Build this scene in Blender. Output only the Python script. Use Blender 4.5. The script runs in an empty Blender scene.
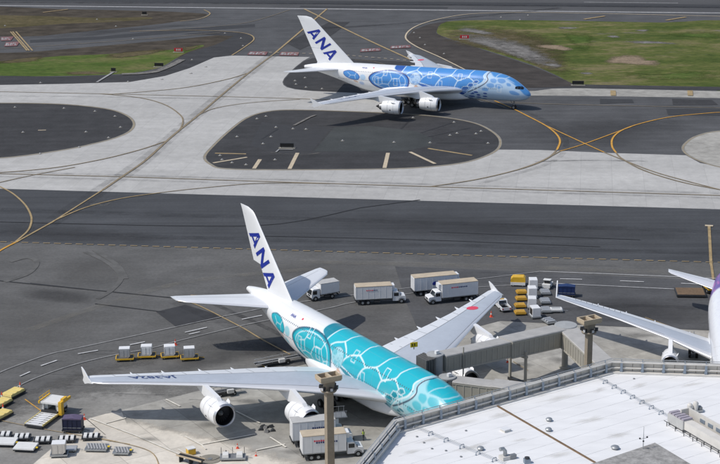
import bpy, math, random
import numpy as np
from mathutils import Vector, Matrix
random.seed(7); RNG = np.random.default_rng(7)
SC = bpy.context.scene
COL = SC.collection
rad = math.radians

# ------------------------------------------------------------------ camera, sky, sun, exposure
CAM_H, PITCH, ROLL, FPX = 102.32, rad(16.351), rad(-0.53), 1666.5
PW, PH = 720, 464
cd = bpy.data.cameras.new('camera'); cam = bpy.data.objects.new('camera', cd); COL.objects.link(cam)
cd.sensor_width = 36; cd.lens = FPX / PW * 36; cd.clip_start = 1; cd.clip_end = 6000
_f = np.array([0, math.cos(PITCH), -math.sin(PITCH)]); _u = np.array([0, math.sin(PITCH), math.cos(PITCH)]); _r = np.array([1., 0, 0])
RIGHT = math.cos(ROLL) * _r + math.sin(ROLL) * _u; UP = -math.sin(ROLL) * _r + math.cos(ROLL) * _u
cam.matrix_world = Matrix(((RIGHT[0], UP[0], -_f[0], 0), (RIGHT[1], UP[1], -_f[1], 0), (RIGHT[2], UP[2], -_f[2], CAM_H), (0, 0, 0, 1)))
SC.camera = cam
SUN_DIR = Vector((0.70, 0.22, -1.0)).normalized()          # the way the light travels
SUN_EL = math.asin(-SUN_DIR.z); SUN_AZ = math.atan2(-SUN_DIR.x, -SUN_DIR.y)
w = bpy.data.worlds.new('World'); SC.world = w; w.use_nodes = True
nt = w.node_tree; nt.nodes.clear()
sky = nt.nodes.new('ShaderNodeTexSky'); sky.sky_type = 'NISHITA'; sky.sun_disc = False
sky.sun_elevation = SUN_EL; sky.sun_rotation = SUN_AZ; sky.air_density = 1.0; sky.dust_density = 1.6; sky.ozone_density = 1.0
bg = nt.nodes.new('ShaderNodeBackground'); bg.inputs[1].default_value = 0.115
wo = nt.nodes.new('ShaderNodeOutputWorld'); nt.links.new(sky.outputs[0], bg.inputs[0]); nt.links.new(bg.outputs[0], wo.inputs[0])
sl = bpy.data.lights.new('sun', 'SUN'); sl.energy = 2.9; sl.angle = rad(0.7); sl.color = (1, .955, .89)
so = bpy.data.objects.new('sun', sl); COL.objects.link(so); so.rotation_euler = SUN_DIR.to_track_quat('-Z', 'Y').to_euler(); so.location = (-60, 100, 160)
vs = SC.view_settings; vs.view_transform = 'Standard'; vs.look = 'None'; vs.exposure = 0.0; vs.gamma = 1; vs.use_curve_mapping = False
SC.render.engine = 'CYCLES'

def G(px, py, z=0.0):
    """the place in the world, at height z, that the surveyed photo point (px, py) stands on"""
    d = RIGHT * ((px - PW / 2) / FPX) - UP * ((py - PH / 2) / FPX) + _f
    t = (z - CAM_H) / d[2]
    return np.array([d[0] * t, d[1] * t, z])
def heading(p, q):
    a, b = G(*p), G(*q); return math.atan2(b[1] - a[1], b[0] - a[0])

# ------------------------------------------------------------------ materials
MATS = {}
def N(t, k, **kw):
    n = t.nodes.new(k)
    for a, b in kw.items(): setattr(n, a, b)
    return n
def mat(name, col, rough=.5, metal=0., var=.0, scale=1., spec=.5, var2=0., scale2=.1, stretch=None, bump=0., attr=None, coat=0., grain=0., gscale=1.6, blot=0.):
    """principled material with two procedural noises that vary its value"""
    m = bpy.data.materials.new(name); m.use_nodes = True; t = m.node_tree
    b = t.nodes['Principled BSDF']; b.inputs['Roughness'].default_value = rough; b.inputs['Metallic'].default_value = metal
    b.inputs['Specular IOR Level'].default_value = spec; b.inputs['Coat Weight'].default_value = coat
    L = t.links
    if attr:
        a = N(t, 'ShaderNodeVertexColor', layer_name=attr); src = a.outputs[0]
    else:
        a = N(t, 'ShaderNodeRGB'); a.outputs[0].default_value = (*col, 1); src = a.outputs[0]
    co = N(t, 'ShaderNodeTexCoord'); vec = co.outputs['Object']
    if stretch:
        mp = N(t, 'ShaderNodeMapping'); mp.inputs['Rotation'].default_value = (0, 0, stretch[0]); mp.inputs['Scale'].default_value = stretch[1]
        L.new(vec, mp.inputs[0]); vec2 = mp.outputs[0]
    else: vec2 = vec
    for v, s, vc in ((var, scale, vec), (var2, scale2, vec2), (grain, gscale, vec), (blot, .028, vec)):
        if v <= 0: continue
        n = N(t, 'ShaderNodeTexNoise'); n.inputs['Scale'].default_value = s; n.inputs['Detail'].default_value = 6; n.inputs['Roughness'].default_value = .62
        L.new(vc, n.inputs['Vector'])
        mr = N(t, 'ShaderNodeMapRange'); mr.inputs[1].default_value = .25; mr.inputs[2].default_value = .75
        mr.inputs[3].default_value = 1 - v; mr.inputs[4].default_value = 1 + v; L.new(n.outputs[0], mr.inputs[0])
        mx = N(t, 'ShaderNodeVectorMath', operation='SCALE'); L.new(src, mx.inputs[0]); L.new(mr.outputs[0], mx.inputs['Scale']); src = mx.outputs[0]
    L.new(src, b.inputs['Base Color'])
    if bump:
        n = N(t, 'ShaderNodeTexNoise'); n.inputs['Scale'].default_value = 6; n.inputs['Detail'].default_value = 4; L.new(vec, n.inputs['Vector'])
        bp = N(t, 'ShaderNodeBump'); bp.inputs['Strength'].default_value = bump; bp.inputs['Distance'].default_value = .05
        L.new(n.outputs[0], bp.inputs['Height']); L.new(bp.outputs[0], b.inputs['Normal'])
    MATS[name] = m; return m
TAX = rad(-7.8)                                            # bearing of the taxiways
def slab_mat(name, col, joint, bw, bh, ang, rough=.95, var=.12, jw=.010, var2=.12, tint=.05):
    """concrete cast in slabs: brick texture for the joints, noise for wear"""
    m = mat(name, col, rough, grain=.07, var=var, scale=.35, var2=var2, scale2=.05, stretch=(-ang, (.12, 1, 1)))
    t = m.node_tree; L = t.links; b = t.nodes['Principled BSDF']; b.inputs['Specular IOR Level'].default_value = .2; src = b.inputs['Base Color'].links[0].from_socket
    co = N(t, 'ShaderNodeTexCoord'); mp = N(t, 'ShaderNodeMapping'); mp.inputs['Rotation'].default_value = (0, 0, -ang); L.new(co.outputs['Object'], mp.inputs[0])
    br = N(t, 'ShaderNodeTexBrick'); br.offset = 0; br.inputs['Scale'].default_value = 1; br.inputs['Mortar Size'].default_value = jw * bw; br.inputs['Mortar Smooth'].default_value = .5
    br.inputs['Brick Width'].default_value = bw; br.inputs['Row Height'].default_value = bh
    br.inputs['Color1'].default_value = (1 - tint,) * 3 + (1,); br.inputs['Color2'].default_value = (1 + tint,) * 3 + (1,); br.inputs['Mortar'].default_value = (joint,) * 3 + (1,)
    L.new(mp.outputs[0], br.inputs['Vector'])
    mx = N(t, 'ShaderNodeVectorMath', operation='MULTIPLY'); L.new(src, mx.inputs[0]); L.new(br.outputs[0], mx.inputs[1]); L.new(mx.outputs[0], b.inputs['Base Color'])
    return m
ST = (-TAX, (.06, 1, 1))
mat('asphalt', (.082, .083, .086), .9, var=.22, scale=.11, var2=.20, scale2=.35, stretch=ST, spec=.3, grain=.16, blot=.14)
mat('asphalt_taxi', (.061, .064, .069), .9, var=.16, scale=.08, var2=.24, scale2=.45, stretch=(-TAX, (.025, 1, 1)), spec=.3, grain=.16, blot=.14)
mat('asphalt_apron', (.112, .111, .108), .9, var=.22, scale=.10, var2=.16, scale2=.22, stretch=(-TAX, (.12, 1, 1)), spec=.3, grain=.16, blot=.14)
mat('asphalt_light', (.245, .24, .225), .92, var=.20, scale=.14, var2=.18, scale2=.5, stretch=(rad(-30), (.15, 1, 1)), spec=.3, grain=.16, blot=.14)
mat('asphalt_mid', (.150, .147, .140), .92, var=.2, scale=.12, var2=.15, scale2=.5, stretch=(rad(-30), (.15, 1, 1)), spec=.3, grain=.16, blot=.14)
mat('asphalt_dark', (.047, .047, .049), .92, var=.25, scale=.2, var2=.2, scale2=.3, stretch=ST, spec=.25, grain=.16, blot=.14)
mat('asphalt_patch', (.045, .046, .049), .9, var=.15, scale=.4, spec=.3)
mat('asphalt_shoulder', (.058, .051, .046), .95, var=.35, scale=.16, var2=.2, scale2=.5, stretch=ST, spec=.2, grain=.16, blot=.14)
mat('asphalt_greenish', (.055, .060, .060), .92, var=.2, scale=.15, spec=.25, grain=.16, blot=.14)
mat('runway_far', (.078, .078, .080), .9, var=.14, scale=.05, var2=.22, scale2=.6, stretch=(-TAX, (.012, 1, 1)), spec=.3, grain=.16, blot=.14)
slab_mat('concrete_taxi', (.43, .425, .41), .86, 7.6, 7.6, TAX, var=.12, var2=.15, tint=.035)
slab_mat('concrete_apron', (.60, .56, .49), .70, 7.6, 7.6, rad(-58), var=.16, var2=.13, tint=.07)
slab_mat('concrete_grey', (.35, .34, .312), .74, 7.6, 7.6, rad(-58), var=.26, var2=.22, tint=.08)
mat('stain', (.13, .127, .12), .85, var=.3, scale=.3)
mat('concrete_kerb', (.24, .225, .19), .9, var=.2, scale=.5)
mat('paint_yellow_bright', (.56, .29, .04), .7, var=.3, scale=.8)
mat('paint_yellow_worn', (.34, .25, .125), .8, var=.35, scale=.6)
mat('paint_yellow_faint', (.20, .165, .11), .85, var=.35, scale=.5)
mat('paint_brown_faint', (.23, .185, .12), .85, var=.3, scale=.5)
mat('paint_cream', (.50, .42, .30), .8, var=.2, scale=.7)
mat('paint_white', (.52, .52, .52), .75, var=.3, scale=.9)
mat('paint_white_faint', (.30, .30, .30), .8, var=.4, scale=.7)
mat('paint_stand', (.66, .63, .56), .8, var=.22, scale=.8)
mat('paint_red', (.19, .085, .085), .75, var=.25, scale=1.2)
mat('rubber_streak', (.022, .022, .024), .8, var=.3, scale=.3)
mat('white_paint', (.80, .81, .82), .28, coat=.3, var=.02, scale=.4)
mat('white_truck', (.74, .75, .76), .38, var=.05, scale=1.1)
mat('beige_roof', (.50, .42, .31), .7, var=.14, scale=.8)
mat('grey_roof', (.46, .46, .45), .7, var=.14, scale=.8)
mat('wing_grey', (.44, .48, .54), .42, var=.06, scale=.25, var2=.05, scale2=1.2)
mat('wing_white', (.70, .72, .75), .32, var=.04, scale=.4)
mat('slat_metal', (.74, .75, .77), .30, metal=.35)
mat('bare_metal', (.55, .55, .57), .33, metal=.85)
mat('exhaust_metal', (.16, .14, .13), .4, metal=.8)
mat('fan_dark', (.02, .02, .022), .45, metal=.3)
mat('tyre', (.014, .014, .015), .8)
mat('dark_steel', (.05, .052, .056), .55, metal=.3, var=.2, scale=2)
mat('grey_steel', (.26, .27, .28), .5, metal=.4, var=.15, scale=1.5)
mat('galvanised', (.40, .42, .43), .45, metal=.55, var=.15, scale=1.5)
mat('chassis_black', (.018, .018, .02), .6)
mat('glass_dark', (.015, .018, .022), .08, spec=.7)
mat('logo_blue', (.012, .03, .30), .35)
mat('logo_red', (.72, .05, .10), .4)
mat('lettering_navy', (.03, .05, .16), .4)
mat('equip_yellow', (.70, .42, .03), .45, var=.12, scale=1.5)
mat('equip_yellow_deep', (.50, .29, .035), .5, var=.16, scale=1.5)
mat('equip_white', (.72, .72, .70), .45, var=.08, scale=1.3)
mat('pale_yellow_cover', (.74, .60, .22), .6, var=.10, scale=1.2)
mat('container_alu', (.52, .53, .54), .42, metal=.35, var=.12, scale=2.)
mat('container_silver', (.60, .58, .55), .38, metal=.45, var=.1, scale=2.)
mat('container_white', (.74, .75, .76), .5, var=.06, scale=1.5)
mat('navy_tarp', (.010, .014, .045), .55, var=.3, scale=1.5)
mat('blue_tarp', (.012, .030, .11), .5, var=.3, scale=1.5)
mat('purple_top', (.11, .085, .15), .6, var=.3, scale=2)
mat('cone_orange', (.80, .09, .04), .55)
mat('bridge_beige', (.37, .355, .305), .62, var=.10, scale=.7)
mat('bridge_rib', (.44, .42, .365), .62)
mat('bridge_roof', (.42, .41, .39), .6, var=.14, scale=.6)
mat('bellows', (.10, .10, .098), .85, var=.2, scale=2)
mat('cab_grey', (.36, .37, .37), .55, var=.12, scale=1)
mat('column_concrete', (.30, .255, .195), .85, var=.14, scale=.6, var2=.1, scale2=2.)
mat('column_head', (.50, .41, .29), .85, var=.12, scale=.9)
mat('column_recess', (.10, .075, .05), .9)
mat('roof_membrane', (.76, .765, .77), .8, var=.04, scale=.18, var2=.06, scale2=.7, stretch=(rad(-38), (.25, 1, 1)))
mat('parapet_paint', (.50, .47, .42), .75, var=.14, scale=.5)
mat('parapet_pale', (.62, .60, .56), .7, var=.12, scale=.6)
mat('wall_plaster', (.46, .43, .37), .85, var=.1, scale=.3)
mat('bracket_blue_grey', (.25, .30, .36), .5, metal=.3, var=.1, scale=2)
mat('gravel_roof', (.30, .295, .285), .95, var=.42, scale=1.1, var2=.2, scale2=3.)
mat('rust_brown', (.16, .105, .06), .8, var=.3, scale=2)
mat('sign_black', (.01, .01, .011), .5)
mat('sign_red', (.45, .02, .03), .5)
mat('sign_yellow', (.85, .60, .02), .5)
mat('hivis', (.60, .75, .05), .7)
mat('trouser_dark', (.02, .025, .04), .8)
mat('skin', (.38, .21, .13), .6)
mat('hair_dark', (.012, .01, .008), .7)
mat('lamp_lens', (.55, .55, .56), .25)

# grass: green and dry patches, bare soil and pale gravel, all by noise
def grass_mat(name, GA, GB, GC, dry):
    m = bpy.data.materials.new(name); m.use_nodes = True; t = m.node_tree; L = t.links; b = t.nodes['Principled BSDF']
    b.inputs['Roughness'].default_value = .95; b.inputs['Specular IOR Level'].default_value = .1
    co = N(t, 'ShaderNodeTexCoord'); mp = N(t, 'ShaderNodeMapping'); mp.inputs['Rotation'].default_value = (0, 0, -TAX); mp.inputs['Scale'].default_value = (.42, 1, 1); L.new(co.outputs['Object'], mp.inputs[0])
    def noise(s, d=8, r=.65):
        n = N(t, 'ShaderNodeTexNoise'); n.inputs['Scale'].default_value = s; n.inputs['Detail'].default_value = d; n.inputs['Roughness'].default_value = r; L.new(mp.outputs[0], n.inputs['Vector']); return n
    def ramp(src, *st):
        r = N(t, 'ShaderNodeValToRGB'); e = r.color_ramp.elements
        for i, (p, c) in enumerate(st):
            x = e[i] if i < 2 else e.new(p)
            x.position = p; x.color = (*c, 1)
        L.new(src, r.inputs[0]); return r
    def mix(f, a, c):
        x = N(t, 'ShaderNodeMix', data_type='RGBA'); L.new(f, x.inputs[0]); L.new(a, x.inputs[6]); L.new(c, x.inputs[7]); return x.outputs[2]
    g = ramp(noise(.07, 12, .75).outputs[0], (.41, GA), (.62, GC), (.51, GB))
    fine = ramp(noise(.9, 6, .7).outputs[0], (.36, (.5, .52, .5)), (.66, (1.0, .97, .92)))
    mu = N(t, 'ShaderNodeVectorMath', operation='MULTIPLY'); L.new(g.outputs[0], mu.inputs[0]); L.new(fine.outputs[0], mu.inputs[1]); m2 = N(t, 'ShaderNodeVectorMath', operation='SCALE'); L.new(mu.outputs[0], m2.inputs[0]); m2.inputs['Scale'].default_value = 1.35; c = m2.outputs[0]
    bare = ramp(noise(.085, 12, .8).outputs[0], (.575 + dry, (0, 0, 0)), (.66 + dry, (1, 1, 1)))
    soil = ramp(noise(.4, 8, .7).outputs[0], (.35, (.135, .108, .078)), (.7, (.215, .20, .18)))
    c = mix(bare.outputs[0], c, soil.outputs[0])
    L.new(c, b.inputs['Base Color'])
    bp = N(t, 'ShaderNodeBump'); bp.inputs['Strength'].default_value = .6; bp.inputs['Distance'].default_value = .3; L.new(noise(1.6, 4).outputs[0], bp.inputs['Height']); L.new(bp.outputs[0], b.inputs['Normal'])
    MATS[name] = m
grass_mat('grass', (.056, .084, .020), (.100, .118, .034), (.185, .160, .085), .0)
mat('bare_soil', (.24, .185, .13), .95, var=.3, scale=.4, grain=.25, spec=.1)
mat('gravel_pale', (.175, .168, .158), .95, var=.5, scale=.35, grain=.35, spec=.1)
grass_mat('grass_dry', (.075, .066, .034), (.105, .088, .048), (.135, .112, .072), .02)
grass_mat('grass_vivid', (.058, .098, .020), (.085, .122, .030), (.140, .138, .058), .04)
mat('soil_dark', (.066, .056, .044), .95, var=.5, scale=.16, var2=.35, scale2=.7, stretch=ST, spec=.1)

# ------------------------------------------------------------------ mesh helpers
def tag(o, label=None, cat=None, group=None, kind=None):
    if label: o['label'] = label
    if cat: o['category'] = cat
    if group: o['group'] = group
    if kind: o['kind'] = kind
    return o
def empty(name, loc=(0, 0, 0), rz=0., label=None, cat=None, group=None):
    o = bpy.data.objects.new(name, None); COL.objects.link(o); o.location = loc; o.rotation_euler = (0, 0, rz); o.empty_display_size = .5
    return tag(o, label, cat, group)
class MB:
    def __init__(s): s.v = []; s.f = []; s.mi = []
    def add(s, v, f, mi=0):
        n = len(s.v); s.v += [tuple(map(float, p)) for p in v]; s.f += [tuple(i + n for i in q) for q in f]; s.mi += [mi] * len(f); return s
    def hexa(s, p, mi=0):                                  # 4 bottom then 4 top, both counter-clockwise
        return s.add(p, [(3, 2, 1, 0), (4, 5, 6, 7), (0, 1, 5, 4), (1, 2, 6, 5), (2, 3, 7, 6), (3, 0, 4, 7)], mi)
    def box(s, c, d, rz=0., mi=0, taper=1., ry=0.):
        x, y, z = d[0] / 2, d[1] / 2, d[2] / 2; P = []
        for k, t in ((-1, 1), (1, taper)):
            for a, b in ((-1, -1), (1, -1), (1, 1), (-1, 1)):
                q = Vector((a * x * t, b * y * t, k * z))
                if ry: q = Matrix.Rotation(ry, 3, 'Y') @ q
                if rz: q = Matrix.Rotation(rz, 3, 'Z') @ q
                P.append((q.x + c[0], q.y + c[1], q.z + c[2]))
        return s.hexa(P, mi)
    def prism(s, poly, z0, z1, mi=0):
        n = len(poly); v = [(p[0], p[1], z0) for p in poly] + [(p[0], p[1], z1) for p in poly]
        return s.add(v, [tuple(reversed(range(n))), tuple(range(n, 2 * n))] + [(i, (i + 1) % n, (i + 1) % n + n, i + n) for i in range(n)], mi)
    def side(s, poly, y0, y1, mi=0):                       # an x-z outline given thickness along y
        n = len(poly); v = [(p[0], y0, p[1]) for p in poly] + [(p[0], y1, p[1]) for p in poly]
        return s.add(v, [tuple(range(n)), tuple(reversed(range(n, 2 * n)))] + [((i + 1) % n, i, i + n, (i + 1) % n + n) for i in range(n)], mi)
    def tube(s, pts, r, n=8, mi=0, cap=True):
        pts = [Vector(p) for p in pts]; rr = r if isinstance(r, (list, tuple)) else [r] * len(pts); base = len(s.v); up = None
        for i, p in enumerate(pts):
            d = (pts[min(i + 1, len(pts) - 1)] - pts[max(i - 1, 0)]).normalized()
            a = d.orthogonal().normalized() if up is None else (up - d * up.dot(d)).normalized()
            up = a; b = d.cross(a)
            for k in range(n):
                t = 2 * math.pi * k / n; q = p + (a * math.cos(t) + b * math.sin(t)) * rr[i]; s.v.append(tuple(q))
        for i in range(len(pts) - 1):
            for k in range(n):
                a, b = base + i * n + k, base + i * n + (k + 1) % n; s.f.append((a, b, b + n, a + n)); s.mi.append(mi)
        if cap:
            s.f.append(tuple(base + k for k in reversed(range(n)))); s.f.append(tuple(base + (len(pts) - 1) * n + k for k in range(n))); s.mi += [mi, mi]
        return s
    def lathe(s, prof, c=(0, 0, 0), n=24, axis='x', mi=0, closed=False):   # prof: (along, radius)
        base = len(s.v)
        for a, r in prof:
            for k in range(n):
                t = 2 * math.pi * k / n; p, q = r * math.cos(t), r * math.sin(t)
                s.v.append((c[0] + a, c[1] + p, c[2] + q) if axis == 'x' else (c[0] + p, c[1] + a, c[2] - q) if axis == 'y' else (c[0] + p, c[1] + q, c[2] + a))
        m = len(prof)
        for i in range(m - 1 + (1 if closed else 0)):
            j = (i + 1) % m
            for k in range(n):
                a, b = base + i * n + k, base + i * n + (k + 1) % n; d, e = base + j * n + k, base + j * n + (k + 1) % n
                s.f.append((a, b, e, d)); s.mi.append(mi)
        return s
    def build(s, name, m, parent=None, smooth=False, loc=None):
        me = bpy.data.meshes.new(name); me.from_pydata(s.v, [], s.f)
        ms = m if isinstance(m, (list, tuple)) else [m]
        for q in ms: me.materials.append(MATS[q])
        if len(ms) > 1: me.polygons.foreach_set('material_index', s.mi)
        if smooth:
            me.polygons.foreach_set('use_smooth', [True] * len(me.polygons)); me.set_sharp_from_angle(angle=.7)
        me.update()
        o = bpy.data.objects.new(name, me); COL.objects.link(o)
        if parent: o.parent = parent
        if loc is not None: o.location = loc
        return o
def copy_tree(o, parent=None):
    c = o.copy(); COL.objects.link(c)
    if parent: c.parent = parent
    for ch in list(o.children): copy_tree(ch, c)
    return c
def spline(pts, n=8, closed=False):
    P = [np.array(p, float) for p in pts]; m = len(P); out = []
    for i in range(m if closed else m - 1):
        g = (lambda k: P[k % m]) if closed else (lambda k: P[min(max(k, 0), m - 1)])
        a, b, c, d = g(i - 1), g(i), g(i + 1), g(i + 2)
        for k in range(n):
            t = k / n; out.append(.5 * (2 * b + (c - a) * t + (2 * a - 5 * b + 4 * c - d) * t * t + (3 * b - a - 3 * c + d) * t ** 3))
    if not closed: out.append(P[-1])
    return out

# ------------------------------------------------------------------ the ground and its painted lines
LZ = [.026]
def sheet(name, px, z, m, parent=None, curve=0, closed=True, world=False):
    """flat paving whose outline is given by surveyed photo points; a sheet a few millimetres above the one below"""
    P = px if world else [G(*p)[:2] for p in px]
    if curve: P = spline(P, curve, True)
    o = MB().add([(p[0], p[1], z) for p in P], [tuple(range(len(P)))]).build(name, m, parent)
    if o.data.polygons[0].normal.z < 0: o.data.flip_normals()
    if not parent: tag(o, kind='structure')
    return o
def line(name, px, width, m, parent, n=6, dash=None, world=False):
    P = [np.array(p[:2], float) if world else G(*p)[:2] for p in px]
    P = spline(P, n) if len(P) > 2 and n else P
    z = LZ[0]; LZ[0] += .0008; mb = MB()
    segs = [P]
    if dash:
        segs = []; on, off = dash
        for a, b in zip(P[:-1], P[1:]):
            L = np.hypot(*(b - a)); k = 0.
            while k < L: segs.append([a + (b - a) * (k / L), a + (b - a) * (min(k + on, L) / L)]); k += on + off
    for S in segs:
        v = []; f = []
        for i, p in enumerate(S):
            d = S[min(i + 1, len(S) - 1)] - S[max(i - 1, 0)]; d = d / (np.hypot(*d) + 1e-9); q = np.array([-d[1], d[0]]) * width / 2
            v += [(*(p - q), z), (*(p + q), z)]
            if i: f.append((2 * i - 2, 2 * i, 2 * i + 1, 2 * i - 1))
        mb.add(v, f)
    return mb.build(name, m, parent)
def fade_mat(name, amt=1.):
    k = name + ('_fade' if amt == 1 else '_faint')
    if k in MATS: return k
    m = MATS[name].copy(); m.name = k; t = m.node_tree; L = t.links
    out = next(n for n in t.nodes if n.type == 'OUTPUT_MATERIAL'); b = t.nodes['Principled BSDF']
    a = N(t, 'ShaderNodeAttribute', attribute_name='fade'); co = N(t, 'ShaderNodeTexCoord')
    n = N(t, 'ShaderNodeTexNoise'); n.inputs['Scale'].default_value = .28; n.inputs['Detail'].default_value = 9; n.inputs['Roughness'].default_value = .75; L.new(co.outputs['Object'], n.inputs['Vector'])
    ad = N(t, 'ShaderNodeMath', operation='MULTIPLY_ADD'); L.new(a.outputs['Fac'], ad.inputs[0]); ad.inputs[1].default_value = 1.0; L.new(n.outputs[0], ad.inputs[2])
    mr = N(t, 'ShaderNodeMapRange'); mr.inputs[1].default_value = .78 if amt == 1 else .5; mr.inputs[2].default_value = 1.12 if amt == 1 else 1.6; mr.inputs[4].default_value = amt; L.new(ad.outputs[0], mr.inputs[0])
    tr = N(t, 'ShaderNodeBsdfTransparent'); mx = N(t, 'ShaderNodeMixShader')
    L.new(mr.outputs[0], mx.inputs[0]); L.new(tr.outputs[0], mx.inputs[1]); L.new(b.outputs[0], mx.inputs[2]); L.new(mx.outputs[0], out.inputs['Surface'])
    MATS[k] = m; return k
def ghost_mat(name, base, lo, hi, sc=.25):
    m = MATS[base].copy(); m.name = name; t = m.node_tree; L = t.links; out = next(n for n in t.nodes if n.type == 'OUTPUT_MATERIAL'); b = t.nodes['Principled BSDF']
    co = N(t, 'ShaderNodeTexCoord'); n = N(t, 'ShaderNodeTexNoise'); n.inputs['Scale'].default_value = sc; n.inputs['Detail'].default_value = 8; n.inputs['Roughness'].default_value = .7; L.new(co.outputs['Object'], n.inputs['Vector'])
    mr = N(t, 'ShaderNodeMapRange'); mr.inputs[1].default_value = .35; mr.inputs[2].default_value = .65; mr.inputs[3].default_value = lo; mr.inputs[4].default_value = hi; L.new(n.outputs[0], mr.inputs[0])
    tr = N(t, 'ShaderNodeBsdfTransparent'); mx = N(t, 'ShaderNodeMixShader'); L.new(mr.outputs[0], mx.inputs[0]); L.new(tr.outputs[0], mx.inputs[1]); L.new(b.outputs[0], mx.inputs[2]); L.new(mx.outputs[0], out.inputs['Surface']); MATS[name] = m
ghost_mat('rubber_film', 'rubber_streak', .0, .22); ghost_mat('rubber_film_strong', 'rubber_streak', .05, .45); ghost_mat('pale_film', 'concrete_kerb', .0, .3); ghost_mat('tar_film', 'rubber_streak', .1, .6, .5)
def worn_patch(name, px, m, parent, inner=.45, z=None, top=1., amt=1., hard=None):
    """a patch of another surface whose edge breaks up by noise instead of ending in a line"""
    P = spline([G(*p)[:2] for p in px], 4, True); c = sum(P) / len(P); n = len(P)
    if z is None: z = LZ[0]; LZ[0] += .0008
    al = [0.] * n
    if hard:                                               # sides that end in a clean joint keep full strength
        H = [G(*q)[:2] for q in hard]
        for i, p in enumerate(P):
            dm = min(np.hypot(*(p - (a + (b - a) * np.clip(((p - a) @ (b - a)) / ((b - a) @ (b - a)), 0, 1)))) for a, b in zip(H[:-1], H[1:]))
            if dm < 1.0: al[i] = 1.
    v = [(*(c + (p - c) * (1. if al[i] else 1.06)), z) for i, p in enumerate(P)] + [(*(c + (p - c) * inner), z) for p in P]
    o = MB().add(v, [(i, (i + 1) % n, (i + 1) % n + n, i + n) for i in range(n)] + [tuple(range(n, 2 * n))]).build(name, fade_mat(m, amt), parent)
    a = o.data.attributes.new('fade', 'FLOAT', 'POINT'); a.data.foreach_set('value', al + [top] * n)
    if o.data.polygons[-1].normal.z < 0: o.data.flip_normals()
    return o
ground = sheet('ground', [(-2500, -600), (2500, -600), (2500, 4000), (-2500, 4000)], 0, 'asphalt', world=True)
runway = sheet('runway', [(-700, 790), (700, 620), (720, 760), (-690, 960)], .004, 'runway_far', world=True)
e0, e1 = G(0, 5.5), G(720, 13); dr = (e1 - e0)[:2] / np.hypot(*(e1 - e0)[:2]); nrm = np.array([-dr[1], dr[0]])
runway.data.vertices[0].co[:2] = list(e0[:2] - dr * 500); runway.data.vertices[1].co[:2] = list(e1[:2] + dr * 500)
runway.data.vertices[2].co[:2] = list(e1[:2] + dr * 500 + nrm * 75); runway.data.vertices[3].co[:2] = list(e0[:2] - dr * 500 + nrm * 75)
line('runway_edge_line', [e0[:2] - dr * 400, e1[:2] + dr * 400], 1.1, 'paint_white', runway, 0, world=True)
line('runway_centre_stripe', [(584, 2.1), (678, 3.0)], .9, 'paint_white_faint', runway, 0)
line('runway_wear_band', [e0[:2] - dr * 400 + nrm * 17, e1[:2] + dr * 400 + nrm * 17], 9, 'asphalt_patch', runway, 0, world=True)
line('runway_wear_band', [G(300, 6.5)[:2], G(300, 6.5)[:2] + dr * 60], 4, 'asphalt_patch', runway, 0, world=True)

# grass fields
gr = sheet('grass_field', [(437, 33), (440, 25), (452, 21), (500, 20), (580, 21), (660, 22.5), (740, 24), (740, 86.8), (690, 86.5), (600, 85), (574, 84), (558, 76), (535, 66), (505, 56), (470, 45), (448, 38)], .006, 'grass', curve=4)
worn_patch('dry_verge', [(426, 31), (446, 23), (500, 22), (560, 34), (590, 60), (588, 82), (562, 80), (530, 66), (480, 51), (436, 42)], 'grass_dry', gr, .45, top=.6)
for nm, ps, m in [('bare_soil_patch', [(600, 58), (612, 54), (640, 54), (652, 60), (666, 61), (664, 67), (640, 66), (620, 65), (598, 63)], 'bare_soil'),
               ('bare_soil_patch', [(533, 44), (560, 44), (577, 49), (574, 52), (555, 50), (532, 47)], 'bare_soil'),
               ('gravel_patch', [(440, 28), (470, 30), (510, 36), (545, 48), (575, 64), (572, 76), (545, 70), (510, 57), (470, 44), (445, 36)], 'gravel_pale'),
               ('gravel_patch', [(478, 36), (505, 38), (530, 44), (540, 52), (565, 64), (566, 68), (545, 66), (520, 58), (495, 48), (480, 41)], 'gravel_pale'),
               ('gravel_patch', [(615, 41), (640, 40), (675, 42), (690, 45), (660, 44), (630, 44)], 'gravel_pale'),
               ('gravel_patch', [(552, 27), (570, 26.5), (584, 28), (570, 29.5), (556, 29)], 'gravel_pale'),
               ('gravel_patch', [(632, 30), (645, 29), (654, 30), (646, 32), (634, 31.5)], 'gravel_pale'),
               ('gravel_patch', [(604, 36), (616, 35), (624, 37.5), (612, 38.5)], 'gravel_pale'),
               ('gravel_patch', [(540, 63), (556, 63), (568, 66), (560, 68), (542, 66)], 'gravel_pale'),
               ('gravel_patch', [(575, 72.5), (590, 72), (597, 74), (585, 75)], 'gravel_pale'),
               ('gravel_patch', [(450, 27), (470, 27), (500, 33), (498, 37), (470, 33), (455, 31)], 'gravel_pale'),
               ('green_patch', [(556, 30), (590, 29), (600, 36), (597, 52), (580, 56), (560, 40)], 'grass_vivid'),
               ('green_patch', [(650, 33), (700, 30), (735, 32), (735, 41), (700, 39), (665, 37)], 'grass_vivid'),
               ('green_patch', [(600, 71), (640, 74), (700, 68), (735, 70), (735, 82), (680, 83), (615, 81)], 'grass_vivid')]:
    worn_patch(nm, ps, m, gr, .05 if m == 'grass_vivid' else .15, top=1. if m == 'bare_soil' else .78)
g2 = sheet('grass_verge', [(-20, 63), (0, 61.5), (30, 59), (60, 56), (110, 54), (150, 51), (178, 49), (200, 45), (204, 46), (196, 49), (188, 52), (178, 57), (165, 65), (150, 70), (120, 74), (60, 76), (-20, 75)], .006, 'grass_vivid', curve=3)
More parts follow.
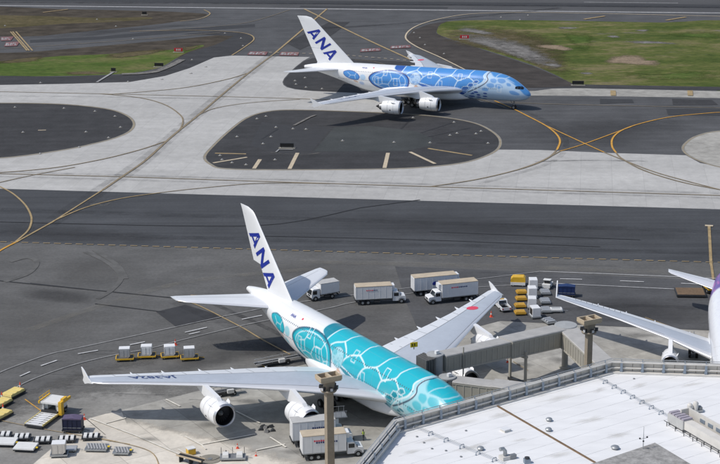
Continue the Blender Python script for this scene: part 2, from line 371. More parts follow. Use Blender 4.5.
for ps, m in [([(-10, 62), (20, 58), (48, 55), (48, 60), (25, 63), (-10, 65)], 'grass_dry'), ([(90, 57), (120, 52), (165, 48), (180, 49), (150, 55), (110, 60)], 'grass_dry'), ([(176, 48), (192, 46), (203, 45.5), (196, 49), (184, 52)], 'grass_dry'),
             ([(60, 72), (90, 71), (120, 73), (90, 75), (62, 75)], 'grass_dry')]:
    worn_patch('dry_patch', ps, m, g2, .1)
sheet('soil_verge', [(-20, 54), (30, 52), (100, 46), (180, 39), (235, 33.5), (246, 35), (240, 41), (222, 46), (190, 53), (178, 58), (150, 60), (60, 60), (-20, 64)], .0052, 'soil_dark', curve=3)
sheet('soil_verge', [(-20, 8), (60, 9), (150, 11), (196, 13), (207, 15), (190, 20), (150, 25), (100, 30), (40, 36), (-20, 33)], .0052, 'soil_dark', curve=3)
g3 = sheet('grass_strip', [(-20, 16), (40, 16), (100, 18), (145, 17), (150, 19), (110, 22), (60, 24), (20, 27), (-20, 28)], .006, 'grass_dry', curve=3)
# shoulders and asphalt of other ages
sheet('shoulder', [(-20, 75.5), (60, 76.6), (120, 74.8), (150, 71.5), (166, 65.5), (179, 57.5), (190, 52), (215, 45), (234, 36), (180, 34), (215, 31), (240, 32.5), (252, 36), (254, 39.5), (246, 46), (232, 55), (214, 57.5), (190, 68), (165, 76), (130, 82), (60, 84.3), (-20, 85.2)], .008, 'asphalt_dark')
sheet('shoulder', [(448, 21), (430, 24), (413, 30), (406, 38), (416, 47), (440, 58), (466, 71), (500, 83), (524, 88), (580, 86), (573, 83.5), (556, 76), (534, 66.5), (504, 56.5), (469, 45.5), (447, 38.5), (436, 33), (439, 25)], .008, 'asphalt_shoulder')
sheet('shoulder_strip', [(530, 84.5), (578, 84.4), (740, 87.2), (740, 91), (578, 88), (530, 88)], .007, 'asphalt_dark')
sheet('taxiway_spur', [(-20, 51), (30, 49), (100, 43), (180, 36), (260, 30), (285, 22), (200, 18), (150, 25.5), (60, 34), (25, 38), (-20, 36)], .006, 'asphalt')
sheet('taxiway_spur_band', [(30, 43), (100, 39.5), (180, 33), (255, 27), (255, 24), (180, 29), (100, 36.5), (30, 40)], .010, 'asphalt_patch')
sheet('taxiway_apron_band', [(-60, 187), (-60, 240.6), (780, 264.4), (780, 211)], .004, 'asphalt_taxi')
sheet('apron', [(-60, 240.6), (780, 264.4), (820, 480), (820, 600), (-260, 600), (-200, 400)], .0042, 'asphalt_apron')
mid = sheet('service_road', [(-80, 418), (-30, 388), (0, 373), (20, 365), (50, 354.6), (78, 348.5), (180, 326.5), (247, 312), (300, 302.5), (420, 287), (480, 279.4), (540, 272), (600, 274.2), (690, 278), (760, 281), (760, 293), (680, 290), (555, 284), (480, 287.5), (410, 294), (352, 303.2), (327, 309), (247, 325), (180, 341), (110, 356.5), (70, 366.5), (30, 381), (0, 397), (-80, 448)], .0082, 'asphalt_apron')
worn_patch('apron_worn', [(-80, 460), (0, 398), (30, 383), (70, 369), (110, 359), (180, 344), (250, 330), (300, 345), (280, 400), (230, 440), (200, 520), (150, 640), (-250, 640)], 'asphalt_mid', ground, .55, .0086)
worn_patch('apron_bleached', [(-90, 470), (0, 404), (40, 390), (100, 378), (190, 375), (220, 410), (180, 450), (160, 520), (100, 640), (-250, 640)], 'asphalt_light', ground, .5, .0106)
# concrete
ctx = sheet('concrete_taxiway', [(-60, 85.5), (0, 85), (60, 84), (130, 82), (165, 76), (190, 68), (214, 57.5), (232, 55.6), (310, 57), (303, 61), (296, 66.5), (289, 73), (284, 78.5), (282.5, 82), (283.5, 85), (287, 87.3), (295, 89.3), (312, 91), (355, 93), (400, 94.5), (404, 108), (398, 113.6), (440, 116.8), (475, 123.2), (495, 133.6), (500, 143), (497, 149.6), (540, 150), (610, 153), (686, 155.3), (700, 163), (740, 170), (780, 174), (780, 211), (-60, 187)], .012, 'concrete_taxi')
st2 = sheet('concrete_strip', [(500, 91.5), (535, 91), (552, 88.6), (578, 88.2), (740, 91.6), (740, 98.4), (610, 96.2), (540, 95.6), (500, 95.5)], .012, 'concrete_grey')
apn = sheet('concrete_stand', [(20, 480), (33, 464), (86, 419), (180, 395.5), (300, 365.5), (400, 344), (477, 327), (500, 321), (540, 323), (590, 325.5), (720, 331), (800, 334), (800, 600), (-60, 600)], .0126, 'concrete_grey')
worn_patch('concrete_stand_bright', [(21, 475.2), (33.6, 464), (60, 441.5), (85, 420.4), (88, 419), (112, 412.8), (130, 415), (170, 424), (235, 438), (280, 450), (340, 480), (340, 560), (40, 580), (-20, 520)], 'concrete_apron', apn, .6, .0166, hard=[(20, 475.5), (33, 464), (86, 419), (118, 411)])
# dark islands with a pale rim
def island(name, px, m='asphalt_dark'):
    o = sheet(name, px, .020, m, curve=5)
    P = spline([G(*p)[:2] for p in px], 5, True); P.append(P[0])
    line('island_rim', P, .8, 'concrete_kerb', o, 0, world=True)
    line('island_edge_line', [np.array(p) for p in spline([G(*p)[:2] * .9988 for p in px], 5, True)], .14, 'paint_yellow_worn', o, 0, world=True)
    return o
il = island('taxiway_island', [(-70, 104), (0, 103), (60, 104), (105, 108.5), (126, 115), (134, 123), (130, 131), (115, 138), (90, 144.5), (60, 150.5), (0, 158), (-70, 158)])
im = island('taxiway_island', [(204.5, 157), (213, 146), (229, 131), (246.6, 118), (266.6, 111.6), (293, 109.8), (346.5, 111.2), (395, 113.4), (440, 116.8), (475, 123.2), (495, 133.6), (500.5, 143), (494, 152), (471, 161), (440, 165.8), (391, 168.8), (289, 169.8), (226.6, 168.8), (211, 164.6)])
ir = island('taxiway_island', [(683, 149), (686, 143), (697, 136), (720, 131), (780, 128), (830, 140), (800, 168), (760, 173), (720, 167), (700, 161), (688, 155)], 'concrete_grey')
sheet('island_patch', [(262, 122), (277, 124.5), (332, 127), (312, 151), (283, 153.5), (250, 146)], .0236, 'asphalt_patch', im)
sheet('island_patch', [(334, 127.5), (370, 126), (415, 131), (432, 138), (430, 146), (405, 151), (314, 151.5)], .0236, 'asphalt_greenish', im)
for ps, wd, m in [([(215, 153.3), (246, 154)], .8, 'paint_yellow_worn'), ([(213, 163), (247, 157.3)], .8, 'paint_cream'), ([(254, 168.6), (260, 159.5)], 1.0, 'paint_cream'), ([(289.5, 169), (297.5, 153)], 1.0, 'paint_cream'),
               ([(384.5, 168), (388, 153)], 1.0, 'paint_cream'), ([(410, 152), (435, 163.8)], .9, 'paint_cream'), ([(428, 148.5), (472, 155.5)], .8, 'paint_yellow_worn')]:
    line('island_stripe', ps, wd, m, im, 0)
for ps in [([(262, 139), (278, 129)]), ([(401, 129), (412, 118)]), ([(421, 133), (455, 122)]), ([(436, 143), (490, 143)]), ([(428, 137), (470, 128)])]: line('tar_seam', ps, .5, 'rubber_streak', im, 0)
line('island_stripe', [(38, 130.4), (72 - 2, 130.4 - .1)][:1] + [(46, 130.2)], .6, 'paint_cream', il, 0)
# surface patches
for ps, m in [([(156, 312), (185, 305), (226, 317), (176, 327)], 'asphalt_patch'), ([(395, 266.5), (470, 269.5), (548, 273), (800, 285), (800, 334), (720, 331), (590, 325.5), (540, 323), (500, 321), (477, 327), (422, 339.5), (405, 300)], 'asphalt'),
             ([(600, 99), (632, 99.5), (634, 103), (600, 104)], 'asphalt_patch'), ([(672, 99), (712, 100), (718, 105), (673, 105)], 'asphalt_dark'), ([(666, 109), (730, 109), (735, 116), (668, 115)], 'asphalt_patch'),
             ([(286, 43), (330, 22), (350, 22), (332, 35), (300, 50)], 'asphalt_dark'), ([(313, 58), (330, 58), (410, 62), (440, 74), (520, 90), (520, 93), (400, 94), (313, 90.6), (296, 88.7), (288, 86.7), (284.6, 84.6), (283.6, 82), (285, 78.8), (290, 73.3), (297, 66.9), (304, 61.5)], 'asphalt_dark')]:
    sheet('asphalt_repair', ps, LZ[0] - .0095, m, ground); LZ[0] += .0008
for ps, m in [([(-10, 225), (100, 228), (180, 240), (130, 244), (0, 239)], 'asphalt_dark'), ([(50, 262), (110, 256), (150, 270), (120, 284), (60, 280)], 'asphalt_mid'), ([(-10, 300), (60, 305), (120, 320), (60, 345), (-10, 355)], 'asphalt_mid'),
              ([(230, 262), (330, 262), (420, 275), (330, 285), (240, 275)], 'asphalt_mid'), ([(560, 300), (680, 300), (690, 325), (600, 322)], 'asphalt_dark'), ([(300, 215), (480, 216), (700, 235), (500, 240), (320, 228)], 'asphalt_patch'), ([(510, 128), (590, 118), (690, 122), (640, 146), (560, 148)], 'asphalt_dark'), ([(40, 35), (150, 26), (230, 22), (150, 30), (60, 39)], 'asphalt_dark'), ([(150, 380), (250, 360), (330, 345), (250, 340), (150, 360)], 'asphalt_patch')]:
    worn_patch('tarmac_wear', ps, m, ground, .25, top=.8, amt=.45)
for ps, wd in [([(-10, 280), (60, 287), (172, 298)], .4), ([(30, 283.4), (100, 291)], .35), ([(95, 304), (165, 312.4)], .35), ([(0, 222), (180, 226), (280, 224), (360, 208)], .4), ([(360, 208), (420, 200)], .4), ([(250, 236), (420, 240), (600, 247)], .3), ([(430, 232), (640, 240)], .3)]:
    line('tar_seam', ps, wd, 'rubber_streak', ground, 4)
mat('tyre_scuff', (.118, .117, .113), .9, var=.3, scale=.3, spec=.2)
for ps in [[(85, 252), (108, 263), (121, 277), (112, 290), (98, 299)], [(94, 250), (117, 265), (126, 279)], [(10, 262), (28, 258), (37, 263), (28, 274), (5, 282)]]:
    line('tyre_mark', ps, 1.1, 'tyre_scuff', ground, 8)
worn_patch('tarmac_wear', [(20, 288), (60, 289), (100, 296), (97, 304), (70, 304), (20, 298)], 'asphalt_dark', ground, .4, top=.9, amt=.45)

# rubber and dirt films along the ways the aircraft take, crack sealing on the asphalt
for ps, wd, m in [([(53, 225), (103, 193), (145, 163), (180, 132), (222, 97), (274, 56)], 2.2, 'rubber_film'), ([(50, 219), (100, 187), (143, 158), (178, 128), (220, 93), (270, 54)], 2.0, 'rubber_film'), ([(-20, 176), (240, 183.4), (540, 192.6), (760, 199.4)], 1.6, 'rubber_film'), ([(-20, 171.4), (240, 178.8), (540, 188), (760, 194.8)], 1.6, 'rubber_film'),
               ([(500, 100), (545, 121), (566, 140), (552, 162), (480, 184)], 1.6, 'rubber_film'), ([(535, 162), (585, 160.5), (648, 161.5)], 1.2, 'rubber_film_strong'), ([(270, 152.5), (300, 155), (320, 153)], .8, 'pale_film'), ([(-10, 96), (100, 97), (250, 100)], 1.4, 'rubber_film'), ([(175, 302), (240, 331), (300, 362), (350, 388)], 2.6, 'rubber_film'), ([(200, 298), (260, 325), (320, 355)], 1.2, 'rubber_film_strong'),
               ([(0, 232), (200, 238), (400, 244), (720, 254)], 2.4, 'rubber_film'), ([(0, 210), (200, 216), (400, 222), (720, 232)], 3.0, 'rubber_film'), ([(300, 262), (480, 266), (700, 274)], 2.4, 'pale_film'), ([(30, 330), (120, 300), (200, 280), (330, 268)], 2.0, 'pale_film'), ([(560, 310), (640, 306), (700, 309)], 1.8, 'rubber_film'), ([(300, 30), (420, 22), (560, 8)], 3.2, 'rubber_film_strong'), ([(0, 2.5), (360, 4.2), (720, 7.6)], 3.5, 'rubber_film_strong'),
               ([(90, 205), (96, 204), (104, 206), (110, 203)], .6, 'pale_film')]:
    line('rubber_film', ps, wd, m, ground)
for k in range(30):
    px, py = random.uniform(-5, 725), random.choice([random.uniform(212, 330), random.uniform(212, 330), random.uniform(335, 410), random.uniform(108, 150)])
    if py > 335: px = random.uniform(0, 190)
    if 108 <= py <= 150: px = random.uniform(505, 680)
    L_ = random.uniform(25, 90); pts = [(px + L_ * q, py + L_ * q * .03 + random.uniform(-.25, .25)) for q in np.linspace(0, 1, 5)]
    line('crack_seal', pts, random.uniform(.10, .18), 'tar_film', ground, 3)
# taxi lines
Y, Wn, F, BR = 'paint_yellow_bright', 'paint_yellow_worn', 'paint_yellow_faint', 'paint_brown_faint'
for ps, wd, m in [
    ([(-20, 265), (0, 251), (18, 241.5)], .55, Y), ([(18, 241.5), (35, 232), (53, 222)], .5, Wn), ([(53, 222), (103, 190)], .42, Wn), ([(103, 190), (122, 177), (145, 161), (167, 141), (180, 130), (197.5, 116), (222, 95), (247.5, 74), (274, 54)], .68, BR),
    ([(274, 54), (300, 32), (327, 9)], .7, Y if 0 else Wn),
    ([(-10, 183), (0, 187), (13, 194), (25, 205), (31, 216), (31, 224), (27, 232), (15, 242.5)], .45, Wn), ([(53, 221.5), (85, 208), (120, 199), (160, 193)], .42, Wn), ([(160, 193), (200, 188.5), (262, 183.5), (330, 184)], .4, BR),
    ([(-20, 173.5), (120, 177), (240, 181), (400, 186), (540, 190.3), (760, 197)], .45, BR), ([(-20, 174.5), (50, 168.5), (100, 160), (140, 150), (167, 141)], .5, BR), ([(-10, 185), (30, 176), (75, 167.5)], .4, BR),
    ([(-20, 91.5), (100, 94), (250, 97.5), (330, 100)], .42, BR), ([(100, 94), (140, 98), (165, 105), (180, 115), (183, 122), (180, 130)], .45, BR), ([(110, 94.6), (180, 88.5), (225, 80), (247, 73.5)], .5, BR), ([(197, 116), (215, 108.5), (250, 103), (300, 99.5)], .4, BR),
    ([(494.5, 101), (512, 108.5), (527, 116), (545, 125.5), (556, 134), (560, 141.6), (557, 150)], .52, Y), ([(557, 150), (547, 159), (522.7, 168.6), (478, 179.5), (430, 187)], .5, BR),
    ([(545, 125.5), (585, 144), (604, 152.6)], .42, Y), ([(604, 152.6), (625, 161), (660, 174), (720, 190)], .45, BR),
    ([(720, 112.6), (708, 113.4), (672, 117), (643.6, 123), (623, 130), (613, 138), (612, 146.5), (616, 153)], .5, Y), ([(616, 153), (622, 159), (643.6, 170.6), (680, 182), (720, 190), (760, 197)], .5, BR),
    ([(631, 127), (585, 144), (560, 151.5)], .42, Y), ([(560, 151.5), (540, 162), (518, 170)], .45, BR),
    ([(505, 102.5), (560, 104.5), (760, 109)], .4, F), ([(400, 96), (470, 98), (505, 108)], .4, F), ([(304, 9), (360, 36.5), (411, 60)], .8, Wn),
    ([(178, 302), (196, 299 + 6), (240, 327), (262, 340), (290, 355)], .3, Wn),
    ([(711, 268 - 3), (709, 226)], .6, Wn), ([(711, 263), (716, 300)], .5, Wn),
    ([(740, 17), (560, 13), (480, 13.5), (440, 19), (415, 27), (405.5, 37), (415, 46), (440, 57.5), (466, 70.5)], .6, 'paint_cream'),
    ([(130, 31.5), (180, 30.5), (215, 31), (245, 33.5), (254, 39), (245, 47), (232, 55.5)], .5, 'paint_yellow_worn'), ([(180, 21.5), (200, 19), (210, 14), (204, 10)], .5, 'paint_yellow_worn'), ([(160, 30), (240, 24), (290, 10)], .35, F), ([(-20, 50), (40, 46.5), (120, 41), (220, 33)], .4, F),
    ([(355, 60), (375, 62), (400, 70)], .3, F), ([(25, 400), (43, 413)], .2, Y), ([(-10, 419), (40, 429), (85, 437), (130, 445)], .15, Wn), ([(85, 437), (110, 441), (150, 452), (160, 470)], .15, Wn),
    ([(645, 318), (700, 338)], .2, Wn), ([(513, 362), (528, 371)], .15, Wn),
]: line('taxi_line', ps, wd, m, ground)
line('stand_end_bar', [(705, 226), (713, 226.4)], 1.1, 'paint_cream', ground, 0)
line('stand_end_bar', [(190, 296.6), (202, 297.3)], 1.3, Wn, ground, 0)
line('dashed_boundary_line', [(-40, 241.2), (0, 242.2), (180, 247.6), (360, 252.8), (540, 258), (760, 264)], .34, 'paint_yellow_worn', ground, 0, dash=(1.5, .9))
W_ = 'paint_white'
for ps, wd in [([(-30, 388), (0, 373), (20, 365), (50, 354.6), (78, 348.5), (180, 326.5), (247, 312), (300, 302.5), (420, 287), (480, 279.4), (540, 272)], .2), ([(-30, 412), (0, 397), (30, 381), (70, 366.5), (110, 356.5), (150, 349), (180, 341), (247, 325), (327, 309), (352, 303.2), (410, 294), (480, 287.5), (555, 284)], .2), ([(540, 272), (600, 274.2), (690, 278), (760, 281)], .22), ([(555, 284), (680, 290), (760, 294)], .22)]:
    line('service_road_line', ps, wd, W_ if wd > .205 else 'paint_white_faint', mid)
for ps in [[(185, 333), (207, 328)], [(242, 320), (262, 316)], [(189, 335), (200, 332.6)], [(41, 366.5), (57, 361)], [(78, 354.5), (98, 351)], [(20, 377), (30, 372.5)], [(560, 279.5), (582, 280)], [(620, 281.5), (644, 282.5)], [(681, 284), (703, 285)], [(420, 291), (432, 289)], [(130, 345.5), (145, 342.5)]]:
    line('service_road_dash', ps, .35, W_, mid, 0)
for ps in [[(90, 419), (135, 436)], [(105, 424), (126, 418.5)], [(135, 436), (200, 464)], [(166, 400), (180, 407)], [(185, 437), (202, 446), (206, 450)], [(202, 445), (255, 435)], [(256, 451), (285, 445)], [(270, 438), (286, 448)], [(236, 412), (260, 424)], [(560, 330), (575, 352)], [(525, 348), (560, 342)], [(178, 450), (190, 457)]]:
    line('stand_marking', ps, .28, 'paint_stand', apn, 0)
# oil and tyre stains on the stand, each with its own outline
for cx, cy, rx, ry in [(250, 402, 16, 4), (330, 400, 22, 5), (215, 425, 20, 3), (300, 452, 24, 4), (500, 352, 16, 4), (540, 340, 14, 3), (560, 360, 14, 4), (640, 336, 25, 3), (150, 440, 16, 2.5), (525, 365, 12, 3)]:
    ps = [(cx + rx * math.cos(t) * random.uniform(.6, 1.2), cy + ry * math.sin(t) * random.uniform(.6, 1.2)) for t in np.linspace(0, 6.283, 11)[:-1]]
    worn_patch('surface_stain', ps, 'stain', apn, .2, top=.8, amt=.55)
# red hold position boxes with pale worn lettering blocks
def hold_box(px, parent):
    P = [G(*p) for p in px]; z = LZ[0]; LZ[0] += .0008
    MB().add([(p[0], p[1], z) for p in P], [(0, 1, 2, 3)]).build('hold_marking', 'paint_red', parent)
    a, b, d = P[0], P[1], P[3]; mb = MB(); z = LZ[0]; LZ[0] += .0008
    for u0, u1, v0, v1 in [(.06, .20, .2, .8), (.24, .34, .2, .5), (.24, .28, .5, .8), (.40, .50, .2, .8), (.56, .60, .2, .8), (.60, .70, .6, .8), (.76, .90, .2, .4), (.76, .80, .4, .8)]:
        q = [a + (b - a) * u + (d - a) * v for u, v in ((u0, v0), (u1, v0), (u1, v1), (u0, v1))]
        mb.add([(p[0], p[1], z) for p in q], [(0, 1, 2, 3)])
    mb.build('hold_marking_print', 'paint_white_faint', parent)
for px in [[(247, 55.2), (266, 55.6), (268, 52.2), (250, 51.8)], [(279, 55.8), (298, 56.2), (299, 52.6), (281, 52.3)], [(360, 52.4), (381, 51.2), (380, 48.4), (361, 49.4)], [(390, 49.2), (411, 48), (410, 45.4), (391, 46.4)], [(1, 41.2), (11, 41), (14, 36.8), (1, 37.4)], [(4, 47), (17, 46.4), (20, 42), (6, 42.6)]]:
    hold_box(px, ground)
for dx in (0, 2.2, 5.5): line('hold_line', [(10.5 + dx, 32), (27 + dx, 51)], .5, 'paint_yellow_worn', ground, 0)
line('taxi_mark', [(43, 12.8), (68, 9.6)], .9, Wn, ground, 0)
line('taxi_mark', [(584, 19.6), (605, 16.4)], 1.2, Wn, ground, 0); line('taxi_mark', [(666, 20.6), (686, 17.4)], 1.2, Wn, ground, 0)
for x in (613, 690): line('strip_tick', [(x, 91), (x + .3, 96)], 1.6, Wn, st2, 0)
line('yellow_dashed_hold', [(262, 52.4), (340, 55), (410, 61)], .45, 'paint_cream', ground, 0, dash=(1.2, 1.2))
#@@OBJECTS
# ------------------------------------------------------------------ aircraft
mat('window_tint', (.10, .13, .17), .3)
def text_polys(s):
    cu = bpy.data.curves.new('t', 'FONT'); cu.body = s; cu.resolution_u = 2; cu.offset = .025; o = bpy.data.objects.new('t', cu); COL.objects.link(o)
    dg = bpy.context.evaluated_depsgraph_get(); me = o.evaluated_get(dg).to_mesh()
    v = np.array([(p.co.x, p.co.y) for p in me.vertices]); f = [tuple(p.vertices) for p in me.polygons]
    o.evaluated_get(dg).to_mesh_clear(); bpy.data.objects.remove(o); bpy.data.curves.remove(cu)
    v -= v.min(0); return v / v[:, 0].max(), f, v[:, 1].max() / v[:, 0].max()
GLYPH = {'A': [[(0, 0), (.22, 0), (.5, .72), (.5, 1), (.38, 1)], [(.5, .72), (.78, 0), (1, 0), (.62, 1), (.5, 1)], [(.28, .155), (.72, .155), (.655, .32), (.345, .32)]],
         'N': [[(0, 0), (.21, 0), (.21, 1), (0, 1)], [(.79, 0), (1, 0), (1, 1), (.79, 1)], [(.21, .66), (.79, 0), (.79, .34), (.21, 1)]]}
REF = 36.
def Lc(x, y, z): return (REF - x, -y, z)                   # body station (aft, right, up) to local
class Fus:
    def __init__(s, FX, FT, FB, FW): s.t = [np.array(q, float) for q in (FX, FT, FB, FW)]
    def sec(s, x):
        X, T, B, Wd = s.t
        return np.interp(x, X, T), np.interp(x, X, B), np.interp(x, X, Wd)
    def smooth(s):                                         # a smoother profile through the same stations
        X, T, B, Wd = s.t; xs = np.unique(np.concatenate([np.linspace(0, 1, 14) ** 2 * 6, np.linspace(6, X[-1], 160)]))
        def pchip(Yv):
            hh = np.diff(X); dl = np.diff(Yv) / hh; m = np.zeros(len(X)); m[0] = dl[0]; m[-1] = dl[-1]
            for i in range(1, len(X) - 1):
                if dl[i - 1] * dl[i] > 0:
                    w1 = 2 * hh[i] + hh[i - 1]; w2 = hh[i] + 2 * hh[i - 1]; m[i] = (w1 + w2) / (w1 / dl[i - 1] + w2 / dl[i])
            k = np.clip(np.searchsorted(X, xs) - 1, 0, len(X) - 2); u = (xs - X[k]) / hh[k]
            return (2 * u ** 3 - 3 * u ** 2 + 1) * Yv[k] + (u ** 3 - 2 * u ** 2 + u) * hh[k] * m[k] + (-2 * u ** 3 + 3 * u ** 2) * Yv[k + 1] + (u ** 3 - u ** 2) * hh[k] * m[k + 1]
        s.t = [xs, pchip(T), pchip(B), pchip(Wd)]; return s
    def pt(s, x, t, off=0.):
        zt, zb, wd = s.sec(x); return Lc(x, (wd + off) * math.sin(t), (zt + zb) / 2 + ((zt - zb) / 2 + off) * math.cos(t))
    def tz(s, x, z):
        zt, zb, wd = s.sec(x); return math.acos(max(-1, min(1, (z - (zt + zb) / 2) / ((zt - zb) / 2))))
    def mesh(s, name, m, parent, nx, nt, colour=None):
        xe = s.t[0][-1]; xs = np.concatenate([np.linspace(0, 1, 30)[:-1] ** 2 * 5, np.linspace(5, xe, nx)])
        zt, zb, wd = s.sec(xs); th = np.linspace(-math.pi, math.pi, nt, endpoint=False)
        XX = np.repeat(xs, nt); TT = np.tile(th, len(xs))
        yy = np.repeat(wd, nt) * np.sin(TT); zz = np.repeat((zt + zb) / 2, nt) + np.repeat((zt - zb) / 2, nt) * np.cos(TT)
        co = np.stack([REF - XX, -yy, zz], 1)
        i = np.arange(len(xs) - 1)[:, None] * nt; k = np.arange(nt)[None]; k2 = (k + 1) % nt
        q = np.stack([i + k, i + k2, i + nt + k2, i + nt + k], -1).reshape(-1, 4)[:, ::-1]
        me = bpy.data.meshes.new(name); me.vertices.add(len(co)); me.vertices.foreach_set('co', co.ravel())
        me.loops.add(q.size); me.loops.foreach_set('vertex_index', q.ravel()); me.polygons.add(len(q)); me.polygons.foreach_set('loop_start', np.arange(len(q)) * 4)
        me.update(calc_edges=True); me.materials.append(MATS[m]); me.polygons.foreach_set('use_smooth', [True] * len(q))
        if colour is not None:
            c = colour(XX, np.abs(TT) * 3.9, TT >= 0); a = me.color_attributes.new('livery', 'FLOAT_COLOR', 'POINT')
            a.data.foreach_set('color', np.concatenate([c, np.ones((len(c), 1))], 1).ravel().astype(np.float32))
        me.validate(); o = bpy.data.objects.new(name, me); COL.objects.link(o); o.parent = parent; return o
def af(f):
    f = np.asarray(f, float); return 5 * (.2969 * np.sqrt(f) - .126 * f - .3516 * f ** 2 + .2843 * f ** 3 - .1036 * f ** 4)
class Wing:
    """lifting surface: stations (span, leading x, trailing x, z, thickness ratio, twist degrees)"""
    def __init__(s, st): s.st = np.array(st, float)
    def at(s, y): return [np.interp(y, s.st[:, 0], s.st[:, k]) for k in range(1, 6)]
    def pt(s, y, f, side=1, off=0., sg=1):                 # side 1 upper, -1 lower
        le, te, z, tc, tw = s.at(y); c = te - le; zz = z + math.tan(rad(tw)) * (.4 - f) * c + side * (af(f) * tc * c + off)
        return Lc(le + f * c, sg * y, float(zz))
    def mesh(s, name, mats, parent, sg, sub=4, bands=(.10, .70)):
        ys = np.unique(np.concatenate([np.linspace(a, b, sub + 1) for a, b in zip(s.st[:-1, 0], s.st[1:, 0])]))
        fr = np.unique(np.concatenate([[0, .004, .015, .04, .07], np.linspace(.1, .7, 9), np.linspace(.7, 1, 5)])); ring = [(f, 1) for f in fr] + [(f, -1) for f in fr[-2:0:-1]]
        mb = MB(); n = len(ring)
        for y in ys:
            for f, sd in ring: mb.v.append(s.pt(y, f, sd, 0, sg))
        for i in range(len(ys) - 1):
            for k in range(n):
                a, b = i * n + k, i * n + (k + 1) % n; q = (a, b, b + n, a + n)
                mb.f.append(q if sg > 0 else q[::-1]); fm = (ring[k][0] + ring[(k + 1) % n][0]) / 2
                mb.mi.append(0 if fm < bands[0] else 1 if fm < bands[1] else 2)
        c = tuple(range(n)); c2 = tuple((len(ys) - 1) * n + k for k in range(n)); mb.f += [c[::-1] if sg > 0 else c, c2 if sg > 0 else c2[::-1]]; mb.mi += [1, 1]
        return mb.build(name, mats, parent, smooth=True)
    def drape(s, pts, faces, name, m, parent, sg, off=.02, flip=False):   # pts: (y, f)
        mb = MB().add([s.pt(y, f, 1, off, sg) for y, f in pts], [tuple(reversed(q)) if flip else q for q in faces]); return mb.build(name, m, parent)
def wheels(mb_parent, name, pts, r, wd, parent):
    for p in pts:
        wv = MB().lathe([(-wd / 2, r * .55), (-wd / 2, r * .9), (-wd * .36, r), (wd * .36, r), (wd / 2, r * .9), (wd / 2, r * .55)], p, 16, 'y').build('wheel', 'tyre', parent, True)
        MB().lathe([(-wd * .42, .02), (-wd * .42, r * .56), (wd * .42, r * .56), (wd * .42, .02)], p, 12, 'y').build('rim', 'grey_steel', wv)
